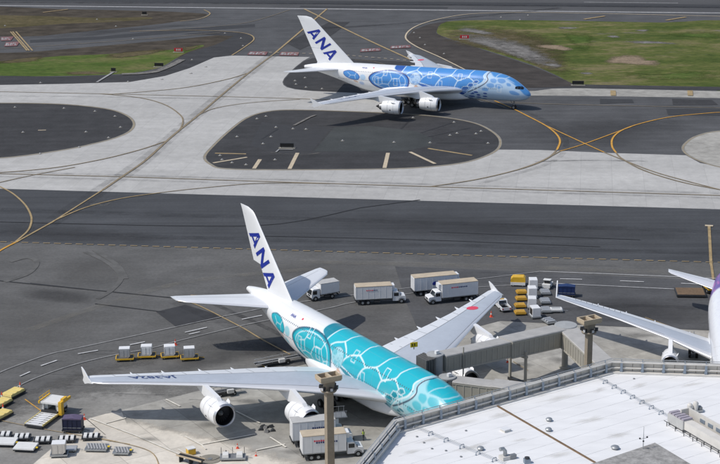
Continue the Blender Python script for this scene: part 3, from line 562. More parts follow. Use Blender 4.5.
def engine(parent, x, y, z, R, L, wing, sg, mats=('white_paint',)):
    e = MB().lathe([(.06 * L, R * .80), (.02 * L, R * .82), (0, R * .87), (.01 * L, R * .91), (.06 * L, R * .97), (.25 * L, R), (.5 * L, R * .98), (.72 * L, R * .86), (.78 * L, R * .80), (.78 * L, R * .76), (.6 * L, R * .74)], (0, 0, 0), 32)
    o = e.build('engine', mats[0], parent, True); p = Lc(x, y, z); o.location = p
    for v in o.data.vertices: v.co.x = -v.co.x
    o.data.flip_normals()
    def sub(mb, nm, m, sm=True):
        q = mb.build(nm, m, o, sm)
        for v in q.data.vertices: v.co.x = -v.co.x
        q.data.flip_normals(); return q
    sub(MB().lathe([(.055 * L, R * .795), (.02 * L, R * .825), (-.003 * L, R * .87), (.012 * L, R * .915), (.05 * L, R * .967)], (0, 0, 0), 32), 'inlet_lip', 'bare_metal')
    sub(MB().lathe([(.055 * L, R * .797), (.2 * L, R * .80), (.24 * L, R * .80), (.24 * L, .02)], (0, 0, 0), 32), 'inlet_duct', 'fan_dark')
    fan = MB()
    for k in range(22):
        a = 2 * math.pi * k / 22; b = a + .2
        fan.add([(.215 * L, .2 * R * math.cos(a), .2 * R * math.sin(a)), (.235 * L, .2 * R * math.cos(b), .2 * R * math.sin(b)), (.235 * L, .78 * R * math.cos(b + .1), .78 * R * math.sin(b + .1)), (.205 * L, .78 * R * math.cos(a + .1), .78 * R * math.sin(a + .1))], [(0, 1, 2, 3)])
    sub(fan, 'fan_blades', 'dark_steel', False)
    sub(MB().lathe([(.13 * L, .01), (.16 * L, R * .1), (.2 * L, R * .19), (.235 * L, R * .23)], (0, 0, 0), 16), 'spinner', 'grey_steel')
    sub(MB().lathe([(.60 * L, R * .60), (.78 * L, R * .56), (.92 * L, R * .43), (.92 * L, R * .38), (.85 * L, R * .36)], (0, 0, 0), 24), 'core_cowl', 'bare_metal')
    sub(MB().lathe([(.86 * L, R * .33), (.95 * L, R * .28), (1.08 * L, R * .06), (1.09 * L, .01)], (0, 0, 0), 20), 'exhaust_cone', 'exhaust_metal')
    for s2 in (-1, 1):                                     # strakes on the cowl
        pts = [(.18 * L, s2 * R * .72, R * .66), (.36 * L, s2 * R * .75, R * .66), (.36 * L, s2 * R * .92, R * .86), (.24 * L, s2 * R * .86, R * .79)]
        sub(MB().add([*pts, *[(a, b + .05, c) for a, b, c in pts]], [(0, 1, 2, 3), (7, 6, 5, 4), (0, 4, 5, 1), (1, 5, 6, 2), (2, 6, 7, 3), (3, 7, 4, 0)]), 'strake', mats[0], False)
    for f_ in (.27, .52): sub(MB().lathe([(f_ * L, R * 1.004), (f_ * L + .05, R * 1.004)], (0, 0, 0), 32), 'cowl_joint', 'grey_steel')
    for s2 in (-1, 1): sub(MB().add([(.4 * L + .2 * math.cos(6.283 * k / 12), s2 * R * 1.01 * math.cos(.25 + .1 * math.sin(6.283 * k / 12)), -R * 1.01 * math.sin(.25 + .1 * math.sin(6.283 * k / 12))) for k in range(12)], [tuple(range(12)) if s2 < 0 else tuple(range(11, -1, -1))]), 'cowl_vent', 'fan_dark', False)
    le, te, zw, tc, tw = wing.at(y); a0 = wing.pt(y, .03, -1); a1 = wing.pt(y, .45, -1); a2 = wing.pt(y, .004, 1)
    wq = .34
    pr = [(REF - x - .2 * L, z + R * .93), (REF - x - .30 * L, z + R * 1.22), (a2[0] + .3, a2[2] + .12), (a0[0] - .9, a0[2] + .25), (a1[0], a1[2] + .15), (a1[0] + .4, a1[2] - .25), (REF - x - .92 * L, z + R * .62), (REF - x - .78 * L, z + R * .70)]
    MB().side(pr, -sg * y - wq, -sg * y + wq).build('pylon', mats[0], parent)
    return o

def airliner(name, loc, hd, label, fus, wing, stab, fin, engines, colour, gear, fence=None, rud=None, rud_defl=0., reg=None, disc=None, tail_logo=True, win=None, door_x=(), tailtint=None, fairing=None, cockpit=None, res=(520, 170), ftf=()):
    root = empty(name, loc, hd, label, 'airplane')
    global REF
    lv = 'livery_paint'
    if lv not in MATS: mat(lv, (1, 1, 1), .30, attr='livery', coat=.35, var=.03, scale=.5)
    fo = fus.mesh('fuselage', lv, root, *res, colour=colour)
    xe = fus.t[0][-1]; zt, zb, wd = fus.sec(xe)
    MB().lathe([(0, wd * .7), (-.5, wd * .62), (-.35, wd * .4), (-.2, .02)], (REF - xe, 0, (zt + zb) / 2), 16).build('tail_cone_exhaust', 'dark_steel', fo, True)
    for s in (-1, 1):                                      # flight deck glazing
        for k, (xa, xb, za, zc) in enumerate(cockpit):
            P = []; n = 5; fc = []
            for i in range(n + 1):
                for j in range(n + 1):
                    u, v = i / n, j / n; xx = xa + (xb - xa) * u; lo = za[0] + (za[1] - za[0]) * u; hi = zc[0] + (zc[1] - zc[0]) * u
                    P.append(fus.pt(xx, s * fus.tz(xx, lo + (hi - lo) * v), .03))
                    if i and j: q = ((i - 1) * (n + 1) + j - 1, i * (n + 1) + j - 1, i * (n + 1) + j, (i - 1) * (n + 1) + j); fc.append(q if s < 0 else q[::-1])
            MB().add(P, fc).build('cockpit_window', 'glass_dark', fo)
    for zz, x0, x1, dx in win:
        mb = MB()
        for s in (-1, 1):
            x = x0
            while x < x1:
                P = [fus.pt(a, s * fus.tz(a, z_), .02) for a, z_ in ((x - .08, zz - .11), (x + .08, zz - .11), (x + .08, zz + .11), (x - .08, zz + .11))]
                mb.add(P, [(0, 1, 2, 3) if s < 0 else (3, 2, 1, 0)]); x += dx
        tag(mb.build('cabin_windows', 'window_tint', fo), kind='stuff')
    if fairing:
        mb = MB(); n = 28; st = fairing
        for x, hw, zb_, zt_ in st:
            for k in range(n):
                t = 2 * math.pi * k / n; c, q = math.cos(t), math.sin(t); ex = .62
                mb.v.append(Lc(x, hw * abs(q) ** ex * (1 if q > 0 else -1), (zb_ + zt_) / 2 + (zt_ - zb_) / 2 * abs(c) ** ex * (1 if c > 0 else -1)))
        for i in range(len(st) - 1):
            for k in range(n): a, b = i * n + k, i * n + (k + 1) % n; mb.f.append((a + n, b + n, b, a)); mb.mi.append(0)
        mb.f += [tuple(range(n)), tuple(reversed(range((len(st) - 1) * n, len(st) * n)))]; mb.mi += [0, 0]
        mb.build('belly_fairing', 'white_paint', root, True)
    for sg in (1, -1):
        wo_ = wing.mesh('wing', ['slat_metal', 'wing_grey', 'wing_white'], root, sg)
        for y, ln, r in ftf:
            le, te, z, tc, tw = wing.at(y); c = te - le; p = wing.pt(y, .62, -1, 0, sg)
            e = MB().tube([(p[0] + .6, p[1], p[2] + .1), (p[0] - .5, p[1], p[2] - .25 * r), (p[0] - .25 * c, p[1], p[2] - .3 * r), (REF - te - ln * .4, p[1], p[2] - .12 * r), (REF - te - ln, p[1], p[2] + .1)], [.05, r * .6, r * .75, r * .5, .05], 10)
            e.build('flap_track_fairing', 'wing_white', wo_, True)
        for f, y0, y1, wl in ((.10, wing.st[1, 0] + 1, wing.st[-2, 0], .05), (.70, wing.st[1, 0] + 1, wing.st[-2, 0] * .93, .07)):
            ys = np.linspace(y0, y1, 40); pts = []; fc = []
            for i, y in enumerate(ys):
                le, te, *_ = wing.at(y); dfr = wl / (te - le); pts += [(y, f - dfr), (y, f + dfr)]
                if i: fc.append((2 * i - 2, 2 * i - 1, 2 * i + 1, 2 * i))
            wing.drape(pts, fc, 'panel_seam', 'grey_steel', wo_, sg, .012, sg < 0)
        for y in np.linspace(wing.st[2, 0], wing.st[-2, 0] * .93, 9):
            d = .045
            MB().add([wing.pt(yy, ff, 1, .012, sg) for yy, ff in ((y - d, .72), (y - d, .97), (y + d, .97), (y + d, .72))], [(0, 1, 2, 3) if sg > 0 else (3, 2, 1, 0)]).build('flap_gap', 'grey_steel', wo_)
        if fence:
            yq = wing.st[-1, 0]; mb = MB().side([(REF - a, b) for a, b in fence], -sg * yq - .09, -sg * yq + .09); mb.build('wingtip_fence', 'white_paint', wo_)
        if reg and sg == 1:
            v, f, asp = text_polys(reg[0]); y0, y1, fm, hgt = reg[1:]
            pts = []
            for u, q in v:
                y = y0 + (y1 - y0) * u; le, te, *_ = wing.at(y); x = np.interp((y0 + y1) / 2, [y0, y1], [0, 1]); lc = (le + te) / 2
                xm = lc + fm; pts.append((y, (xm + hgt * (.5 - q / asp) - le) / (te - le)))
            wing.drape(pts, f, 'registration_lettering', 'lettering_navy', wo_, sg)
        if disc and sg == -1:
            y0, x0, r = disc; pts = []; n = 24
            for k in range(n):
                t = 2 * math.pi * k / n; y = y0 + r * math.cos(t); x = x0 + r * math.sin(t); le, te, *_ = wing.at(y); pts.append((y, (x - le) / (te - le)))
            wing.drape(pts, [tuple(range(n))], 'red_disc', 'logo_red', wo_, sg, .03)
        so_ = stab.mesh('horizontal_stabiliser', ['slat_metal', 'wing_white', 'wing_white'], root, sg, bands=(.06, .66))
        ys = np.linspace(stab.st[0, 0] + 1.2, stab.st[-1, 0] - .6, 12); pts = []; fc = []
        for i, y in enumerate(ys):
            le, te, *_ = stab.at(y); dfr = .035 / (te - le); pts += [(y, .68 - dfr), (y, .68 + dfr)]
            if i: fc.append((2 * i - 2, 2 * i - 1, 2 * i + 1, 2 * i))
        stab.drape(pts, fc, 'panel_seam', 'grey_steel', so_, sg, .012, sg < 0)
        for (ex, ey, ez, er, el) in engines: engine(root, ex, ey * sg if 0 else ey, ez, er, el, wing, sg) if sg == 1 else None
        if sg == -1:
            for (ex, ey, ez, er, el) in engines:
                q = engine(root, ex, ey, ez, er, el, wing, sg); q.location.y = ey
    # fin and rudders
    st = np.array(fin['st'], float)                        # z, LE, TE, thickness ratio
    def fa(z): return [np.interp(z, st[:, 0], st[:, k]) for k in (1, 2, 3)]
    def fin_mesh(nm, z0, z1, f0, f1, m, par, nz=8, hinge=0.):
        fr = np.linspace(0, 1, 13) ** 1.5 * (f1 - f0) + f0 if f0 == 0 else np.linspace(f0, f1, 7)
        zs = np.linspace(z0, z1, nz); zs = np.unique(np.concatenate([zs, [q for q in st[:, 0] if z0 < q < z1]]))
        ring = [(f, 1) for f in fr] + [(f, -1) for f in fr[::-1]]; mb = MB(); n = len(ring)
        for z in zs:
            le, te, tc = fa(z); c = te - le
            for f, sd in ring:
                y = sd * float(af(f)) * tc * c; x = le + f * c
                if hinge: xh = le + f0 * c; dx = x - xh; x = xh + dx * math.cos(hinge) - 0 * y; y = y - dx * math.sin(hinge)
                mb.v.append(Lc(x, y, z))
        for i in range(len(zs) - 1):
            for k in range(n): a, b = i * n + k, i * n + (k + 1) % n; mb.f.append((a, b, b + n, a + n)); mb.mi.append(0)
        mb.f += [tuple(reversed(range(n))), tuple(range((len(zs) - 1) * n, len(zs) * n))]; mb.mi += [0, 0]
        return mb.build(nm, m, par, True)
    za, zr0, zsp, zr1, zb1 = fin['z']
    tm = tailtint or 'white_paint'
    fo_ = fin_mesh('fin', za, zb1, 0, .70, tm, root)
    fin_mesh('rudder', zr0, zsp - .04, .702, 1, tm, fo_, 5, rud_defl); fin_mesh('rudder', zsp + .04, zr1, .702, 1, tm, fo_, 6); fin_mesh('fin_tip', zr1 + .03, zb1 - .0, .702, 1, tm, fo_, 3)
    if tail_logo:
        for s in (1, -1):
            for ch, O in (('A', (69.75, 19.25)), ('N', (67.15, 16.25)), ('A', (64.55, 13.3))):
                mb = MB(); wv, uv = np.array((-2.25, -2.3)), np.array((-3.2, 1.92))
                for poly in GLYPH[ch]:
                    P = []
                    # split each stroke finely so that it follows the curved fin
                    for (u, v) in poly:
                        if s < 0 and ch == 'N': u = 1 - u
                        x, z = np.array(O) + u * wv + v * uv; P.append((x, z))
                    if s < 0 and ch == 'N': P = P[::-1]
                    Q = []
                    for a, b in zip(P, P[1:] + P[:1]):
                        for k in range(6): Q.append((a[0] + (b[0] - a[0]) * k / 6, a[1] + (b[1] - a[1]) * k / 6))
                    V = []
                    for x, z in Q:
                        le, te, tc = fa(z); c = te - le; f = max(.01, min(1, (x - le) / c)); V.append(Lc(x, s * (float(af(f)) * tc * c + .05), z))
                    mb.add(V, [tuple(range(len(V)))])
                mb.build('tail_lettering', 'logo_blue', fo_)
    # landing gear
    for (gx, gy, axles, r, hw, top, nm) in gear:
        g_ = MB().tube([Lc(gx, gy, top), Lc(gx, gy, r)], .17 if r < .6 else .24, 10).tube([Lc(gx + 1.6, gy, top), Lc(gx + .1, gy, r + .7)], .09, 8)
        if len(axles) > 1: g_.box(Lc(gx, gy, r), (abs(axles[-1] - axles[0]) + .3, .3, .28))
        for a in axles: g_.tube([Lc(gx + a, gy - hw, r), Lc(gx + a, gy + hw, r)], .09, 8)
        go_ = g_.build(nm, 'grey_steel', root, True)
        wheels(None, 'wheel', [Lc(gx + a, gy + q * hw, r) for a in axles for q in (-1, 1)], r, .42, go_)
    return root, fo

# ---- paint scheme of the two double-deckers, drawn on the unrolled skin (station x, girth s from the crown)
def seg_d(X, S, pts, closed=False):
    d = np.full(X.shape, 1e9); P = pts + ([pts[0]] if closed else [])
    for (x0, s0), (x1, s1) in zip(P[:-1], P[1:]):
        dx, ds = x1 - x0, s1 - s0; t = np.clip(((X - x0) * dx + (S - s0) * ds) / (dx * dx + ds * ds + 1e-9), 0, 1)
        d = np.minimum(d, np.hypot(X - x0 - t * dx, S - s0 - t * ds))
    return d
def inside(X, S, P):
    r = np.zeros(X.shape, bool)
    for (x0, s0), (x1, s1) in zip(P, P[1:] + P[:1]):
        c = (s0 > S) != (s1 > S); r ^= c & (X < (x1 - x0) * (S - s0) / (s1 - s0 + 1e-12) + x0)
    return r
def sm(pts, closed=False, n=5): return [tuple(p) for p in spline(pts, n, closed)]
def fillp(col, X, S, P, c, al=1., e=.07):
    d = seg_d(X, S, P, True); a = np.clip(.5 + np.where(inside(X, S, P), d, -d) / (2 * e), 0, 1)[:, None] * al; return col * (1 - a) + np.array(c) * a
def stroke(col, X, S, P, wd, c, closed=False, al=1., e=.06):
    d = seg_d(X, S, P, closed); a = np.clip((wd / 2 - d) / (2 * e) + .5, 0, 1)[:, None] * al; return col * (1 - a) + np.array(c) * a
def ell(cx, cs, rx, rs, n=20): return [(cx + rx * math.cos(2 * math.pi * k / n), cs + rs * math.sin(2 * math.pi * k / n)) for k in range(n)]
WHITE = (.80, .81, .82)
def shell_livery(main, deep, pale, line_c=(.72, .82, .84), face_top=None):
    NAVY = (.01, .025, .07); TAN = (.60, .36, .22)
    def f(X, S, right):
        col = np.tile(np.array(WHITE), (len(X), 1))
        grow = X < 62; x, s = X[grow], S[grow]; c = col[grow]
        collar = [(19.6, 9.1), (16.8, 6.5), (13.9, 4.9), (13.2, 3.7), (13.6, 2.7), (13.1, 1.3), (12.6, -1)]
        # head and neck, forward of the collar
        face = [(-1, -1), (-1, 12.6), (16, 12.6), (21, 11.0), (21, 9.3), (17.5, 8.4)] + [(15.2, 6.6), (12.9, 5.0), (11.9, 3.8), (12.5, 2.8), (12.3, 1.4), (11.7, -1)]
        c = fillp(c, x, s, face, pale)
        c = fillp(c, x, s, [(-1, 10.6), (14, 10.9), (18, 12.9), (-1, 12.9)], WHITE, e=.6)
        c = fillp(c, x, s, sm([(12.0, -1), (11.6, 1.2), (10.2, 2.6), (7.4, 2.2), (4.6, 2.9), (2.6, 4.2), (1.2, 6.0), (-.6, 7), (-.6, -1)], True), face_top or main, e=.25)
        for e_ in ([(11.3, 3.3), (10.3, 3.1), (9.5, 3.6), (9.9, 4.5), (11.2, 4.3)], [(9.2, 3.0), (7.6, 2.5), (6.9, 3.3), (7.9, 4.2), (9.1, 3.9)], [(11.6, 4.7), (10.3, 4.8), (10.1, 5.6), (11.3, 6.0), (12.4, 5.4)], [(9.7, 4.9), (8.3, 4.6), (7.6, 5.3), (8.6, 5.9), (9.6, 5.7)], [(5.6, 5.9), (4.3, 5.4), (2.9, 5.8), (3.0, 6.7), (4.4, 7.0), (5.4, 6.7)], [(13.0, 6.0), (11.8, 6.4), (12.2, 7.0), (13.8, 6.8)], [(6.6, 3.6), (5.6, 3.4), (5.3, 4.1), (6.3, 4.5)]): c = fillp(c, x, s, sm(e_, True, 3), main, .75, .14)
        for L_ in ([(12.2, 3.5), (10.4, 3.0), (9.5, 2.8), (7.2, 2.0)], [(10.0, 2.9), (9.6, 1.7), (8.9, 0)], [(7.2, 2.0), (6.6, 1), (6.5, 0)], [(7.2, 2.0), (4.6, 2.3)]): c = stroke(c, x, s, sm(L_), .24, pale)
        # big shell
        shell = [(41.5, -1), (41.4, .4), (41.2, 2.2), (40.0, 3.1), (38.2, 3.7), (36.4, 4.4), (34.4, 5.6), (33.4, 6.4), (31.7, 7.2), (29.6, 7.75), (26.6, 8.0), (23.0, 8.3), (19.6, 9.1)] + collar[1:]
        c = fillp(c, x, s, shell, main)
        c = fillp(c, x, s, [(41.5, -1), (41.4, .4), (41.2, 2.2), (40.0, 3.1), (38.9, 3.4), (38.0, 1.5), (38.0, -1)], deep, .9)
        c = fillp(c, x, s, [(33.4, 6.3), (31.7, 7.1), (29.6, 7.7), (26.6, 8.0), (23, 8.2), (19.6, 9.0), (18.2, 7.6), (22.6, 7.2), (27, 6.9), (31, 6.1)], deep, .8)
        LS = [[(38.6, 3.4), (38.0, 1.5), (38.0, -.5)], [(37.3, 4.1), (36.1, 3.1), (34.2, 2.2), (33.8, .9), (33.5, -.5)], [(34.2, 2.2), (32.7, 3.2), (31.9, 4.1)], [(32.8, 5.6), (31.8, 4.4), (30.5, 3.6), (28.8, 3.0), (28.4, 1.9), (28.3, .8), (28.0, -.2)], [(28.8, 3.0), (27.2, 3.6), (26.2, 4.2)],
              [(28.2, 7.0), (27.4, 5.7), (26.1, 4.3), (23.6, 3.4), (22.7, 2.2), (22.4, .8), (22.0, -.5)], [(23.6, 3.4), (22.5, 3.8), (21.1, 4.7)], [(22.3, 7.1), (21.6, 5.6), (20.9, 4.7), (18.1, 3.5), (17.7, 2.3), (17.2, 1.2), (16.8, -.5)], [(18.1, 3.5), (17.0, 4.1), (15.8, 5.0)],
              [(33.0, 5.9), (31, 6.3), (27.9, 7.0), (22.6, 7.2), (18.0, 6.9)], [(41.3, -.5), (41.3, .5), (41.1, 2.2), (39.9, 3.05), (37.3, 4.1)]]
        for L_ in LS: c = stroke(c, x, s, sm(L_), .27, line_c)
        for L_ in ([(33.5, 6.3), (31.7, 7.15), (29.6, 7.72), (26.6, 7.95), (23, 8.2), (19.6, 9.0)],): c = stroke(c, x, s, sm(L_), .22, line_c)
        # flipper scales under the collar
        for e_ in (ell(17.2, 8.0, 1.3, .5), ell(19.8, 8.3, .9, .5), ell(15.6, 7.6, .8, .38), ell(14.9, 8.5, .7, .4), ell(17.0, 9.2, 1.1, .42), ell(19.6, 9.6, 1.2, .4), ell(22, 9.0, 1.0, .35), ell(15.0, 9.5, .9, .4), ell(13.0, 8.9, .8, .4), ell(12.8, 7.8, .7, .36), ell(17.6, 10.2, 1.0, .36), ell(13.4, 10.2, .8, .34)): c = fillp(c, x, s, e_, deep, .95); c = stroke(c, x, s, e_, .12, line_c, True)
        for k_, e_ in enumerate(([(14.6, 4.6), (15.6, 5.3), (16.6, 5.0), (16.0, 4.3), (15.2, 4.2)], [(16.1, 5.6), (17.0, 6.3), (18.2, 6.0), (17.6, 5.2), (16.8, 5.1)], [(17.5, 6.6), (18.6, 7.5), (20.2, 7.2), (19.4, 6.2), (18.2, 6.1)])):
            c = fillp(c, x, s, e_, deep, .7); c = stroke(c, x, s, e_, .14, line_c, True)
        # collar: white, pale band, dark line
        c = fillp(c, x, s, collar + [(11.9, -1), (12.6, 1.4), (12.8, 2.7), (12.3, 3.8), (13.3, 5.1), (15.6, 6.8), (18.3, 9.2)], pale)
        c = stroke(c, x, s, sm(collar), .30, line_c); c = stroke(c, x, s, sm([(18.0, 7.7), (15.4, 6.5), (13.0, 5.05), (12.1, 3.8), (12.6, 2.8), (12.4, 1.4), (11.8, -.5)]), .26, NAVY)
        # a smaller oval shell
        med = sm([(48.4, 5.3), (46.6, 3.8), (43.2, 3.0), (39.8, 3.2), (37.1, 4.3), (36.2, 5.8), (36.9, 7.6), (39.8, 8.9), (43.2, 8.9), (46.2, 7.9), (47.9, 6.7)], True)
        tail = sm([(47.2, 7.4), (46.4, 9.0), (44.6, 10.2), (42.6, 9.2)], True); c = fillp(c, x, s, sm([(43.6, 8.6), (41.5, 9.9), (38.6, 9.8), (37.6, 8.3)], True), TAN, .9); c = fillp(c, x, s, sm([(38.4, 8.0), (38.9, 9.8), (36.6, 10.6), (35.6, 9.2), (36.2, 7.6)], True), main, .55, .2)
        c = fillp(c, x, s, sm([(33.8, 6.6), (32.4, 8.0), (30.2, 9.0), (32, 8.9), (34.4, 7.6)], True), TAN, .9)
        c = fillp(c, x, s, med, main); inn = [(x_ * .84 + 42.2 * .16, s_ * .84 + 6 * .16) for x_, s_ in med]
        c = stroke(c, x, s, med, .42, deep, True); c = stroke(c, x, s, inn, .16, line_c, True)
        for L_ in ([(46.2, 5.6), (44.6, 5.2), (43.6, 3.7)], [(44.6, 5.2), (44.4, 6.9), (45.8, 7.4)], [(44.4, 6.9), (42.6, 7.0), (41.8, 8.6)], [(42.6, 7.0), (41.4, 5.4), (42.2, 3.6)], [(41.4, 5.4), (39.2, 5.2), (38.4, 3.9)], [(39.2, 5.2), (38.6, 7.0), (39.4, 8.3)], [(38.6, 7.0), (37.1, 6.6)]): c = stroke(c, x, s, L_, .15, line_c)
        c = stroke(c, x, s, [(a * 1.035 - 42.2 * .035, b * 1.05 - 6 * .05) for a, b in med], .16, NAVY, True)
        hd_ = ell(34.2, 5.0, 1.8, 1.65); c = fillp(c, x, s, hd_, pale); c = fillp(c, x, s, ell(35.2, 4.4, .7, .5), main, .6, .12); c = stroke(c, x, s, hd_, .13, NAVY, True, .5)
        for e_ in (ell(34.6, 5.9, .5, .35), ell(33.4, 6.0, .4, .3)): c = fillp(c, x, s, e_, main, .5, .1)
        # the smallest oval
        tiny = sm([(57.0, 5.3), (55.2, 4.2), (53.0, 4.6), (51.7, 5.7), (52.4, 6.8), (54.4, 7.1), (56.2, 6.7)], True)
        c = fillp(c, x, s, tiny, main); c = stroke(c, x, s, tiny, .22, deep, True)
        for L_ in ([(55.6, 5.0), (54.6, 5.8), (55.2, 6.7)], [(54.6, 5.8), (53.2, 5.6), (52.8, 4.8)], [(53.2, 5.6), (53.0, 6.6)]): c = stroke(c, x, s, L_, .13, line_c)
        c = fillp(c, x, s, ell(50.6, 5.7, .95, .85), pale); c = fillp(c, x, s, ell(51.0, 7.6, .8, .55), main, .5, .15); c = fillp(c, x, s, ell(52.9, 7.5, .8, .3), TAN, .8)
        for fx_ in np.arange(7.5, 61, 5.4): c = stroke(c, x, s, [(fx_, -1), (fx_, 12.6)], .06, (.35, .38, .40), False, .18)
        for fs_ in (1.6, 8.3): c = stroke(c, x, s, [(8, fs_), (61, fs_)], .06, (.35, .38, .40), False, .14)
        rs_ = np.random.default_rng(3)
        for k_ in range(26): c = fillp(c, x, s, ell(34.2 + rs_.uniform(-1.5, 1.5), 5.0 + rs_.uniform(-1.3, 1.3), .12, .1, 6), deep, .45)
        # soot and dirt, aft of the wing along the belly
        c = c * (1 - (np.clip((s - 9.2) / 3, 0, 1) * np.clip((x - 20) / 20, 0, 1) * .18)[:, None])
        # door outlines
        for dx, ds in ((8.6, 6.0), (15.6, 6.2), (26.4, 6.1), (40.3, 6.2), (46.2, 6.1), (57.6, 6.3), (20.6, 3.6), (29.8, 3.5), (43.6, 3.6)):
            q = [(dx - .55, ds - 1), (dx + .55, ds - 1), (dx + .55, ds + 1), (dx - .55, ds + 1)]; c = stroke(c, x, s, q, .13, (.75, .83, .86), True, .9)
        col[grow] = np.clip(c, 0, 1)
        return col
    return f
A380_FUS = lambda: Fus([0, .3, .8, 1.5, 2.5, 4, 6, 8, 10, 13, 16, 46, 50, 55, 60, 65, 69, 70.6], [4.5, 5.15, 5.7, 6.3, 7.1, 8.15, 9.25, 9.95, 10.35, 10.65, 10.75, 10.75, 10.75, 10.7, 10.5, 10.1, 9.5, 9.15],
                       [4.5, 3.85, 3.4, 3.0, 2.7, 2.5, 2.4, 2.37, 2.35, 2.35, 2.35, 2.35, 2.75, 4.1, 5.7, 7.1, 8.0, 8.25], [.02, .75, 1.25, 1.7, 2.2, 2.7, 3.1, 3.35, 3.48, 3.56, 3.57, 3.57, 3.5, 3.1, 2.45, 1.6, .85, .5]).smooth()
A380_WING = Wing([(2.5, 19.0, 39.2, 4.7, .12, 3), (5, 20.9, 39.5, 5.2, .12, 2.5), (10, 24.9, 39.9, 5.9, .115, 1.5), (14.9, 28.6, 40.8, 6.3, .11, 1), (20, 32.6, 42.3, 6.5, .10, .5), (25.7, 37, 44.3, 6.7, .10, 0), (34.5, 43.6, 48.6, 6.7, .10, -.5), (38.6, 46.7, 50.9, 6.6, .10, -1), (39.8, 48.2, 51.3, 6.55, .08, -1)])
A380_STAB = Wing([(.8, 57.6, 67.6, 8.7, .09, 0), (14.2, 66.9, 71.1, 9.75, .09, 0), (15.2, 68.5, 71.2, 9.8, .07, 0)])
A380 = dict(wing=A380_WING, stab=A380_STAB, fin=dict(st=[(9.3, 53.2, 66.0, .085), (10.9, 54.9, 66.7, .085), (23.0, 67.2, 72.2, .085), (23.7, 68.2, 72.6, .07), (24.05, 69.8, 72.8, .03)], z=(9.3, 10.1, 14.6, 22.6, 24.05)),
    engines=[(22.9, 14.9, 3.15, 1.97, 7.1), (30.4, 25.7, 3.9, 1.97, 7.1)], fence=[(48.0, 6.45), (49.6, 6.75), (51.3, 7.6), (52.3, 7.9), (51.8, 7.0), (51.5, 6.5), (51.9, 5.8), (51.2, 5.4), (49.8, 5.95)],
    gear=[(5.0, 0, [0], .63, .45, 3.0, 'nose_gear'), (33.0, 6.2, [-.85, .85], .70, .7, 5.0, 'wing_gear'), (33.0, -6.2, [-.85, .85], .70, .7, 5.0, 'wing_gear'), (36.2, 2.6, [-1.7, 0, 1.7], .70, .72, 3.2, 'body_gear'), (36.2, -2.6, [-1.7, 0, 1.7], .70, .72, 3.2, 'body_gear')],
    win=[(6.35, 9.5, 59, .56), (8.85, 13, 56, .56)], fairing=[(18.5, 1.8, 2.3, 4.0), (20.5, 3.0, 2.0, 4.9), (23.5, 3.95, 1.8, 5.5), (30, 4.3, 1.75, 5.7), (38, 4.2, 1.8, 5.6), (43, 3.6, 2.0, 5.0), (46, 2.6, 2.3, 4.3)],
    cockpit=[(1.95, 2.65, (6.25, 6.35), (6.62, 7.12)), (2.7, 3.4, (6.35, 6.4), (7.05, 7.2)), (3.45, 4.1, (6.42, 6.55), (7.2, 7.1))], ftf=[(8, 1.2, .5), (12.5, 1.5, .55), (18, 1.6, .5), (23, 1.5, .48), (28.5, 1.3, .42), (33, 1.1, .36)])
teal = shell_livery((.010, .44, .54), (.006, .21, .29), (.34, .64, .71), (.66, .80, .83), (.012, .43, .53))
blue = shell_livery((.070, .275, .66), (.018, .085, .38), (.46, .63, .82), (.58, .74, .87), (.08, .29, .66))
plA, A_FUS = airliner('double_deck_airliner', (-1.87, 254.44, 0), rad(-58.34), 'parked double-deck airliner with teal turtle-shell livery, nose at the terminal', A380_FUS(), colour=teal, reg=('JA382A', 28.0, 34.4, .3, 1.9), disc=(30.1, 43.9, 1.05), rud_defl=rad(22), **A380)
plB, B_FUS = airliner('double_deck_airliner', (16.08, 484.99, 0), rad(-21.14), 'taxiing double-deck airliner with bright blue turtle-shell livery near the grass', A380_FUS(), colour=blue, reg=('JA381A', 28.2, 34.2, .3, 1.45), disc=(30.1, 43.9, 1.05), **A380)
def fus_text(fus, s_, x0, width, z, m, parent):
    v, f, asp = text_polys(s_); mb = MB()
    V = [fus.pt(x0 - u * width, fus.tz(x0, z) - (q - asp / 2) * width / 3.9, .03) for u, q in v]; mb.add(V, f); return mb.build('fuselage_lettering', m, parent)
for fo_ in (A_FUS, B_FUS):
    fz = A380_FUS()
    fus_text(fz, 'ANA', 51.2, 1.7, 9.85, 'logo_blue', fo_); 
    mb = MB(); n = 16; mb.add([fz.pt(47.6 + .22 * math.cos(6.283 * k / n), fz.tz(47.6, 10.0) + .22 * math.sin(6.283 * k / n) / 3.9, .03) for k in range(n)], [tuple(range(n))]); mb.build('red_disc', 'logo_red', fo_)

# the third airliner, at the right edge: white with a purple tail
def purple_livery(X, S, right):
    col = np.tile(np.array((.78, .79, .82)), (len(X), 1)); k = X + (S - 3) * .55
    a = np.clip((k - 44) / 1.2, 0, 1)[:, None]; col = col * (1 - a) + np.array((.14, .07, .33)) * a
    wv = np.sin(X * .9 + 2 * np.sin(S * 1.3)) * np.sin(S * 1.7 + X * .35); b = np.clip((wv - .35) * 4, 0, 1)[:, None]
    col = col * (1 - b * a * .6) + np.array((.55, .12, .42)) * b * a * .6
    q = np.clip(1 - np.abs(wv - .1) * 9, 0, 1)[:, None] * np.clip((X - 22) / 8, 0, 1)[:, None] * (1 - a); return col * (1 - q * .3) + np.array((.45, .42, .62)) * q * .3
A330_WING = Wing([(2.2, 18.8, 30.4, 3.6, .13, 3), (9.4, 24.2, 31.6, 5.0, .11, 1.2), (18, 30.3, 35.3, 6.0, .10, 0), (28, 37.2, 39.8, 6.8, .10, -.5), (29.5, 38.4, 40.2, 6.9, .09, -1)])
A330_STAB = Wing([(.6, 48.0, 54.4, 6.2, .09, 0), (9.2, 54.2, 56.8, 7.3, .09, 0), (9.7, 55.0, 56.9, 7.35, .07, 0)])
